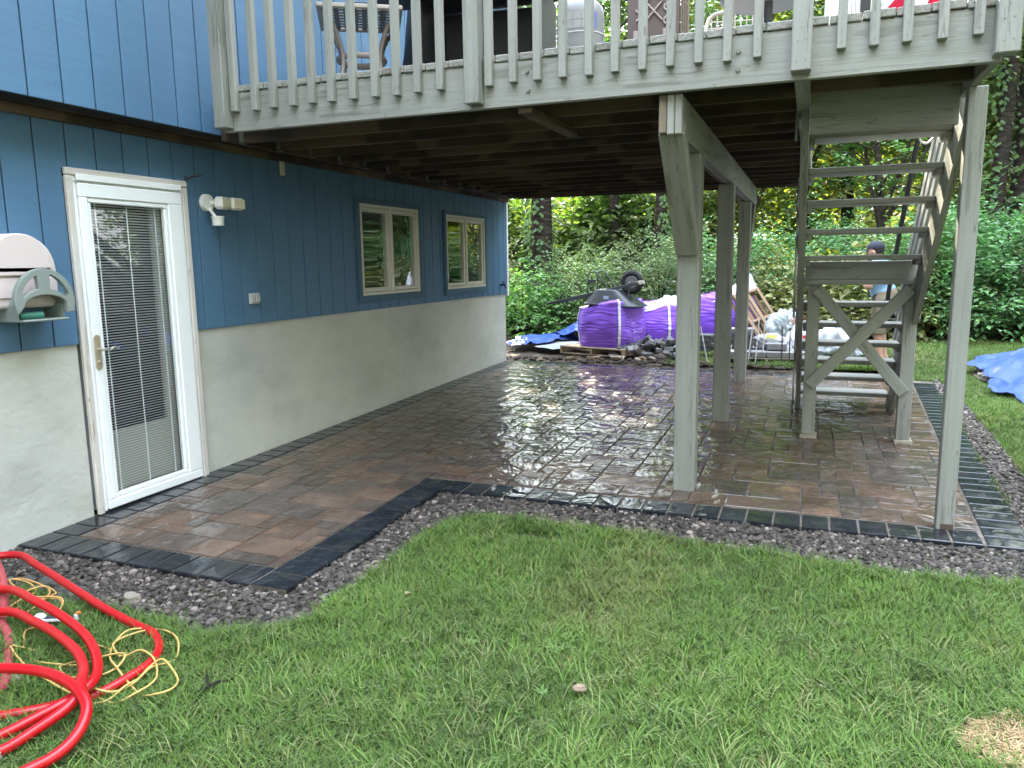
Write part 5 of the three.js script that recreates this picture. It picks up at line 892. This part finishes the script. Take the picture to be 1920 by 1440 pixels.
// ---------------------------------------------------------------- person behind the stairs
{
  const smin = (a, b, k) => { const h = Math.max(k - Math.abs(a - b), 0) / k; return Math.min(a, b) - h * h * k * 0.25; };
  const cap = (p, a, b, r0, r1) => { const ab = b.clone().sub(a), t = clamp(p.clone().sub(a).dot(ab) / ab.lengthSq(), 0, 1); return p.distanceTo(a.clone().addScaledVector(ab, t)) - lerp(r0, r1, t); };
  function iso(f, c, half, res) {
    const mc = new MarchingCubes(res, new THREE.MeshBasicMaterial(), false, false, 120000); mc.isolation = 0; const p = v(0, 0, 0);
    for (let z = 0; z < res; z++) for (let y = 0; y < res; y++) for (let x = 0; x < res; x++) { p.set(c[0] + (x - res / 2) / (res / 2) * half, c[1] + (y - res / 2) / (res / 2) * half, c[2] + (z - res / 2) / (res / 2) * half); mc.field[x + y * res + z * res * res] = -f(p); }
    mc.update();
    const g = new THREE.BufferGeometry(), n = mc.count * 3; g.setAttribute('position', new THREE.Float32BufferAttribute(Array.from(mc.positionArray.subarray(0, n)), 3)); g.setAttribute('normal', new THREE.Float32BufferAttribute(Array.from(mc.normalArray.subarray(0, n)), 3)); g.setAttribute('uv', new THREE.Float32BufferAttribute(new Array(mc.count * 2).fill(0), 2));
    return g.scale(half, half, half).translate(...c);
  }
  const field = (bones, k) => (p) => bones.reduce((d, b) => smin(d, cap(p, ...b), k), 1);
  // local axes: +x is the way the person faces, y up, feet at 0
  const J = { pel: v(-0.03, 0.86, 0), chest: v(0.05, 1.20, 0), neck: v(0.08, 1.37, 0), head: v(0.13, 1.49, 0), shL: v(0.06, 1.31, 0.18), shR: v(0.06, 1.31, -0.18), elL: v(0.06, 1.03, 0.27), elR: v(0.10, 1.05, -0.26), wrL: v(0.20, 1.08, 0.22), wrR: v(0.24, 1.10, -0.13), hiL: v(-0.03, 0.83, 0.09), hiR: v(-0.03, 0.83, -0.09), knL: v(0.02, 0.46, 0.11), knR: v(0.0, 0.46, -0.11), anL: v(-0.04, 0.09, 0.11), anR: v(-0.05, 0.09, -0.12) };
  const hand = (w, dir, sg) => { const L = [], pal = w.clone().addScaledVector(dir, 0.075), sd = v(0, 0, 1).addScaledVector(dir, -dir.z).normalize(); L.push([w, pal, 0.024, 0.026]); [[-0.03, 0.07], [-0.01, 0.08], [0.01, 0.076], [0.03, 0.06]].forEach(([o, l]) => { const a = pal.clone().addScaledVector(sd, o), b = a.clone().addScaledVector(dir, l * 0.55).add(v(0, -0.012, 0)), c = b.clone().addScaledVector(dir, l * 0.3).add(v(0, -0.025, 0)); L.push([a, b, 0.0095, 0.009], [b, c, 0.009, 0.0075]); }); const t = w.clone().addScaledVector(dir, 0.03).addScaledVector(sd, 0.03 * sg); L.push([t, t.clone().addScaledVector(dir, 0.035).addScaledVector(sd, 0.022 * sg), 0.011, 0.009]); return L; };
  const torso = [[J.pel, J.chest, 0.135, 0.145], [v(0.03, 1.12, 0.07), v(0.06, 1.27, 0.12), 0.10, 0.075], [v(0.03, 1.12, -0.07), v(0.06, 1.27, -0.12), 0.10, 0.075], [v(0.05, 1.26, 0), J.neck, 0.10, 0.055]];
  const arms = [[J.shL, J.elL, 0.058, 0.043], [J.elL, J.wrL, 0.041, 0.028], [J.shR, J.elR, 0.058, 0.043], [J.elR, J.wrR, 0.041, 0.028]];
  const legs = [[J.hiL, J.knL, 0.095, 0.06], [J.knL, J.anL, 0.058, 0.036], [J.hiR, J.knR, 0.095, 0.06], [J.knR, J.anR, 0.058, 0.036]];
  const head = [[J.neck, v(0.10, 1.44, 0), 0.055, 0.055], [v(0.11, 1.53, 0), v(0.125, 1.50, 0), 0.092, 0.085], [v(0.15, 1.44, 0), v(0.16, 1.42, 0), 0.05, 0.042], [v(0.205, 1.475, 0), v(0.222, 1.455, 0), 0.013, 0.014], [v(0.11, 1.48, 0.088), v(0.10, 1.46, 0.09), 0.016, 0.011], [v(0.11, 1.48, -0.088), v(0.10, 1.46, -0.09), 0.016, 0.011]];
  const pn = thing('person', 'person in a dark cap, pale blue shirt and patterned shorts standing behind the stairs', 'person', [5.0, G(-9.2), -9.2], Math.PI - 0.35);
  const skin = std([0.42, 0.24, 0.165], 0.55);
  const hands = [...hand(J.wrL, v(0.95, 0.1, -0.2).normalize(), -1), ...hand(J.wrR, v(0.95, 0.1, 0.2).normalize(), 1)];
  const feet = [[J.anL, v(0.1, 0.035, 0.12), 0.036, 0.03], [J.anR, v(0.09, 0.035, -0.13), 0.036, 0.03]];
  mesh('body', mergeGeometries([iso(field([...torso, ...arms, ...legs, ...feet, [J.neck, v(0.11, 1.45, 0), 0.056, 0.06]], 0.05), [0.05, 0.78, 0], 0.86, 130), iso(field(head, 0.03), [0.12, 1.47, 0], 0.2, 72), iso(field(hands, 0.012), [0.29, 1.09, 0.04], 0.26, 120)]), skin, pn);
  const infl = (b, d) => b.map(([p, q, r, s]) => [p, q, r + d, s + d]);
  mesh('shirt', iso((p) => Math.max(field([...infl(torso, 0.014), ...infl([[J.shL, J.shL.clone().lerp(J.elL, 0.62), 0.058, 0.05], [J.shR, J.shR.clone().lerp(J.elR, 0.62), 0.058, 0.05]], 0.016)], 0.05)(p) + 0.004 * Math.sin(p.y * 40 + p.x * 30), p.y - 1.375), [0.05, 1.08, 0], 0.40, 84), std([0.22, 0.38, 0.52], 0.8), pn);
  const camo = tex(128, (x, y) => { const a = fbm(x, y, 5, 5, 3, 201), b = fbm(x, y, 6, 5, 3, 207); return a > 0.56 ? [0.24, 0.22, 0.17] : b > 0.55 ? [0.5, 0.46, 0.38] : [0.38, 0.35, 0.28]; }, 0.5, true);
  const sh = iso((p) => Math.max(field(infl([[v(-0.03, 0.92, 0), J.pel, 0.14, 0.14], [J.hiL, J.knL, 0.1, 0.08], [J.hiR, J.knR, 0.1, 0.08]], 0.016), 0.05)(p), 0.42 - p.y), [0, 0.68, 0], 0.40, 80); { const P = sh.attributes.position, U = sh.attributes.uv; for (let i = 0; i < P.count; i++) U.setXY(i, P.getX(i) + P.getZ(i), P.getY(i)); }
  mesh('shorts', sh, std([0.8, 0.8, 0.8], 0.85, { map: camo }), pn);
  mesh('shoe', iso(field([[v(-0.06, 0.05, 0.11), v(0.12, 0.04, 0.125), 0.05, 0.042]], 0.02), [0.03, 0.06, 0.115], 0.16, 36), M.black, pn);
  mesh('shoe', iso(field([[v(-0.07, 0.05, -0.12), v(0.11, 0.04, -0.135), 0.05, 0.042]], 0.02), [0.02, 0.06, -0.125], 0.16, 36), M.black, pn);
  const cp = mesh('cap', [flat(new THREE.SphereGeometry(0.106, 28, 14, 0, Math.PI * 2, 0, Math.PI * 0.52)).scale(1.05, 0.9, 0.95).translate(0.112, 1.53, 0), sheet((s, t) => { const a = (s - 0.5) * 2; return [0.19 + 0.085 * t * (1 - 0.35 * a * a), 1.528 - 0.02 * t - 0.02 * a * a, a * 0.075]; }, 12, 6)], std([0.012, 0.014, 0.03], 0.8), pn);
  mesh('emblem', box(0.004, 0.03, 0.03, 0.214, 1.575, 0.02, 0.001), std([0.6, 0.6, 0.62], 0.6), cp);
  mesh('hair', flat(new THREE.SphereGeometry(0.094, 20, 10, 0, Math.PI * 2, Math.PI * 0.45, Math.PI * 0.25)).scale(0.95, 1, 1).translate(0.098, 1.515, 0), std([0.03, 0.022, 0.018], 0.9), pn);
  for (const s of [-1, 1]) mesh('eye', flat(new THREE.SphereGeometry(0.009, 10, 8)).translate(0.2, 1.492, s * 0.033), std([0.02, 0.015, 0.012], 0.3), pn);
}

// ---------------------------------------------------------------- things on the deck
{
  const D = 2.68, bronze = std([0.09, 0.075, 0.065], 0.5, { metalness: 0.35 });
  const t = thing('side_table', 'bronze lattice topped side table with curved legs on the deck beside the blue wall', 'table', [0.93, D, -3.25], 0.55);
  const S = 0.3, H = 0.67;
  mesh('top_frame', [bb(-S, H - 0.03, -S, S, H, -S + 0.04, 0.006), bb(-S, H - 0.03, S - 0.04, S, H, S, 0.006), bb(-S, H - 0.03, -S + 0.041, -S + 0.04, H, S - 0.041, 0.006), bb(S - 0.04, H - 0.03, -S + 0.041, S, H, S - 0.041, 0.006)], std([0.3, 0.26, 0.22], 0.5, { metalness: 0.2 }), t);
  for (let i = 0; i < 8; i++) { const k = -S + 0.07 + i * 0.066; mesh('lattice_bar', bb(k - 0.017, H - 0.022, -S + 0.041, k + 0.017, H - 0.012, S - 0.041, 0.002), bronze, t); mesh('lattice_bar', bb(-S + 0.041, H - 0.0115, k - 0.015, S - 0.041, H - 0.004, k + 0.015, 0.002), bronze, t); }
  for (const a of [45, 135, 225, 315]) { const c = Math.cos(a * Math.PI / 180), s = Math.sin(a * Math.PI / 180); mesh('leg', tube([[c * 0.36, H - 0.03, s * 0.36], [c * 0.27, H - 0.12, s * 0.27], [c * 0.19, H - 0.3, s * 0.19], [c * 0.2, 0.24, s * 0.2], [c * 0.27, 0.1, s * 0.27], [c * 0.31, 0, s * 0.31]], 0.017, 24, 8), std([0.2, 0.165, 0.14], 0.5, { metalness: 0.2 }), t); }
  mesh('shelf_ring', flat(new THREE.TorusGeometry(0.17, 0.018, 8, 32)).rotateX(Math.PI / 2).scale(1, 1.3, 1).translate(0, 0.36, 0), std([0.2, 0.165, 0.14], 0.5), t);
  const tr = thing('wire_tray', 'small black wire tray standing on the lattice side table', 'tray', [0.98, D + H, -3.3], 0.55);
  mesh('wires', [...Array.from({ length: 7 }, (_, i) => rod([-0.12 + i * 0.04, 0.02, -0.1], [-0.12 + i * 0.04, 0.02, 0.1], 0.004)), rod([-0.14, 0.07, -0.1], [0.14, 0.07, -0.1], 0.004), rod([-0.14, 0.07, 0.1], [0.14, 0.07, 0.1], 0.004), rod([-0.14, 0.02, 0.1], [-0.14, 0.07, 0.1], 0.004), rod([0.14, 0.02, 0.1], [0.14, 0.07, 0.1], 0.004), rod([-0.14, 0.004, 0.1], [-0.14, 0.02, 0.1], 0.004)], M.black, tr);
  const g = thing('gas_grill', 'large black gas grill on a cart behind the middle of the railing', 'grill', [1.85, D, -3.5], 0.1);
  mesh('cabinet', [bb(-0.45, 0.14, -0.26, 0.45, 0.16, 0.26, 0.006), bb(-0.45, 0.16, -0.26, -0.42, 0.74, 0.26, 0.005), bb(0.42, 0.16, -0.26, 0.45, 0.74, 0.26, 0.005), bb(-0.42, 0.16, -0.26, 0.42, 0.74, -0.24, 0.004)], M.black, g);
  for (const x of [-0.435, 0.435]) for (const z of [-0.24, 0.24]) mesh('leg', bb(x - 0.018, 0.06, z - 0.018, x + 0.018, 0.139, z + 0.018, 0.004), M.blackPaint, g);
  for (const x of [-0.4, 0.4]) mesh('wheel', flat(new THREE.TorusGeometry(0.05, 0.02, 8, 20)).rotateY(Math.PI / 2).translate(x, 0.07, 0.27), M.black, g);
  mesh('firebox', box(0.92, 0.2, 0.55, 0, 0.85, 0, 0.04), M.black, g);
  mesh('lid', flat(new THREE.CylinderGeometry(0.29, 0.29, 0.9, 24, 1, false, 0, Math.PI)).rotateZ(Math.PI / 2).translate(0, 0.955, 0), M.blackPaint, g);
  mesh('side_shelf', bb(0.47, 0.80, -0.22, 0.9, 0.84, 0.24, 0.008), std([0.16, 0.18, 0.21], 0.4, { metalness: 0.4 }), g);
  mesh('side_shelf', bb(-0.9, 0.80, -0.22, -0.47, 0.84, 0.24, 0.008), M.black, g);
  mesh('control_panel', bb(-0.44, 0.72, 0.262, 0.44, 0.86, 0.29, 0.008), std([0.10, 0.11, 0.13], 0.35, { metalness: 0.5 }), g);
  const cv = thing('covered_furniture', 'black covered patio furniture between the side table and the grill', 'cover', [1.28, D, -4.0]);
  mesh('cover', sheet((s, tt) => { const a = -s * 6.283, c = Math.cos(a), d = Math.sin(a), k = Math.pow(c ** 4 + d ** 4, -0.25), r = lerp(0.42, 0.2, Math.pow(tt, 0.8)) * k * (1 + 0.04 * Math.sin(a * 9 + tt * 4)); return tt > 0.95 ? [0, 1.5, 0] : [c * r, tt * 1.5, d * r * 0.9]; }, 48, 20), std([0.03, 0.034, 0.045], 0.6), cv);
  const tk = thing('gas_cylinder', 'pale grey propane cylinder on the deck right of the middle railing post', 'gas cylinder', [2.77, D, -2.72]);
  mesh('tank', flat(new THREE.LatheGeometry([[0.1, 0.0], [0.1, 0.03], [0.095, 0.035], [0.135, 0.07], [0.142, 0.12], [0.142, 0.29], [0.132, 0.345], [0.095, 0.385], [0.04, 0.4], [0.0, 0.4]].map((p) => new THREE.Vector2(...p)), 36)), std([0.21, 0.215, 0.22], 0.4), tk);
  mesh('weld_band', flat(new THREE.TorusGeometry(0.1425, 0.004, 6, 40)).rotateX(Math.PI / 2).translate(0, 0.185, 0), std([0.45, 0.45, 0.47], 0.4), tk);
  for (let i = 0; i < 5; i++) for (let j = 0; j < 2; j++) mesh('label_panel', sheet((s, tt) => { const a = 0.55 + (i + s * 0.9) * 0.36; return [Math.cos(a) * 0.1432, 0.205 + (j + tt * 0.9) * 0.048, Math.sin(a) * 0.1432]; }, 5, 1), i === 0 ? std([0.13, 0.15, 0.34], 0.5) : std([0.31, 0.31, 0.31], 0.6), tk);
  mesh('collar', flat(new THREE.CylinderGeometry(0.1, 0.1, 0.09, 28, 1, true, 0.5, 5)).translate(0, 0.43, 0), std([0.33, 0.34, 0.35], 0.4, { side: THREE.DoubleSide }), tk);
  mesh('valve', [cyl(0.02, 0.025, 0.05, 0, 0.425, 0, 12), cyl(0.035, 0.035, 0.015, 0, 0.46, 0, 12)], M.brass, tk);
  const bc = thing('scroll_screen', 'brown metal screen with scrollwork behind the balusters left of the nearest post', 'screen', [3.16, D, -3.0], 0.05);
  const bm = std([0.085, 0.062, 0.056], 0.5, { metalness: 0.2 }), sm = std([0.26, 0.215, 0.2], 0.5, { metalness: 0.2 });
  mesh('panel', bb(-0.17, 0.0, -0.02, 0.15, 1.05, 0, 0.004), bm, bc);
  mesh('fluted_edge', [0.155, 0.168, 0.181, 0.194].map((x) => bb(x, 0, -0.025, x + 0.010, 1.05, 0.006, 0.004)), std([0.14, 0.1, 0.085], 0.5), bc);
  const spiral = (x, y, r, d, sg) => tube(Array.from({ length: 14 }, (_, i) => { const a = i / 13 * 5.2 + d, k = r * (1 - i / 18); return [x + sg * Math.cos(a) * k, y + Math.sin(a) * k, 0.008]; }), 0.007, 40, 6);
  for (const [x, sg] of [[-0.085, 1], [0.075, -1]]) for (let i = 0; i < 8; i++) mesh('scroll', spiral(x, 0.3 + i * 0.085, 0.03, i * 9 + 0.5, i % 2 ? sg : -sg), sm, bc);
  for (let i = 0; i < 6; i++) mesh('lattice_cross', [rod([-0.055, 0.31 + i * 0.11, 0.008], [0.045, 0.42 + i * 0.11, 0.008], 0.006), rod([0.045, 0.31 + i * 0.11, 0.009], [-0.055, 0.42 + i * 0.11, 0.009], 0.006)], sm, bc);
  for (const x of [-0.105, 0.075]) mesh('foot_plate', bb(x - 0.025, 0.0, 0.0005, x + 0.03, 0.26, 0.012, 0.003), sm, bc);
  const rt = thing('pedestal_table', 'round dark blue grey pedestal table on the deck left of the right railing post', 'table', [3.72, D, -4.35]);
  mesh('top', cyl(0.33, 0.31, 0.03, 0, 0.75, 0, 44), std([0.12, 0.125, 0.15], 0.45), rt);
  mesh('column', cyl(0.03, 0.035, 0.72, 0.02, 0.375, 0, 16), std([0.05, 0.052, 0.06], 0.5), rt); mesh('base', cyl(0.2, 0.22, 0.03, 0, 0.016, 0, 28), M.black, rt);
  const ch = thing('mesh_chair', 'tan mesh backed chair behind the pedestal table on the deck', 'chair', [3.42, D, -5.3], 0.2);
  const cm = std([0.30, 0.26, 0.23], 0.6);
  mesh('back_frame', tube([[-0.24, 0.42, 0], [-0.25, 0.8, -0.06], [-0.2, 0.97, -0.1], [0, 1.0, -0.11], [0.2, 0.97, -0.1], [0.25, 0.8, -0.06], [0.24, 0.42, 0]], 0.016, 48, 8), cm, ch);
  mesh('back_mesh', [...Array.from({ length: 9 }, (_, i) => rod([-0.2 + i * 0.05, 0.45, -0.01], [-0.2 + i * 0.05, 0.975, -0.1], 0.006, 5)), ...Array.from({ length: 9 }, (_, i) => rod([-0.23, 0.48 + i * 0.055, -0.015 - i * 0.01], [0.23, 0.48 + i * 0.055, -0.015 - i * 0.01], 0.006, 5))], cm, ch);
  mesh('seat', box(0.48, 0.03, 0.46, 0, 0.42, 0.22, 0.012), cm, ch);
  for (const [x, z] of [[-0.22, 0.02], [0.22, 0.02], [-0.22, 0.42], [0.22, 0.42]]) mesh('leg', rod([x, 0, z], [x, 0.41, z], 0.014), cm, ch);
  const wc = thing('white_cabinet', 'white fluted cabinet with a dark louvred panel just right of the right railing post', 'cabinet', [4.115, D, -2.75]); wc.scale.set(0.54, 0.6, 0.54);
  const wm = std([0.66, 0.66, 0.7], 0.5);
  mesh('body', bb(0.02, 0, -0.3, 0.45, 1.5, 0, 0.006), wm, wc);
  for (const x of [0.2, 0.235, 0.27, 0.305]) mesh('flute', bb(x, 0, 0.0005, x + 0.026, 1.5, 0.02, 0.006), wm, wc);
  mesh('door', bb(0.345, 0.05, 0.0005, 0.44, 1.45, 0.012, 0.002), M.black, wc);
  mesh('louvre', Array.from({ length: 26 }, (_, i) => bb(0.35, 0.75 + i * 0.027, 0.0125, 0.435, 0.762 + i * 0.027, 0.02, 0.002)), std([0.1, 0.1, 0.11], 0.5), wc);
  const um = thing('striped_umbrella', 'red and white striped umbrella showing above the deck edge at the upper right', 'umbrella', [5.3, D, -7.1]);
  const red = new THREE.MeshPhysicalMaterial({ color: col(0.62, 0.02, 0.06), roughness: 0.7, transmission: 0.3, thickness: 0, side: THREE.DoubleSide }), wht = new THREE.MeshPhysicalMaterial({ color: col(0.8, 0.8, 0.8), roughness: 0.7, transmission: 0.35, thickness: 0, side: THREE.DoubleSide });
  for (let i = 0; i < 16; i++) mesh('canopy_panel', sheet((s, tt) => { const a = (i + s) / 16 * 6.283 + 0.1, r = lerp(0.02, 0.8, tt); return [Math.cos(a) * r, 1.9 - 0.62 * Math.pow(tt, 1.15), Math.sin(a) * r]; }, 3, 8), i % 2 ? red : wht, um);
  mesh('pole', rod([-0.42, 0.72, 3.9], [0, 1.9, 0], 0.02), wm, um);
}

scene.traverse((o) => { if (o.isMesh) o.castShadow = o.receiveShadow = true; });
renderer.render(scene, camera);
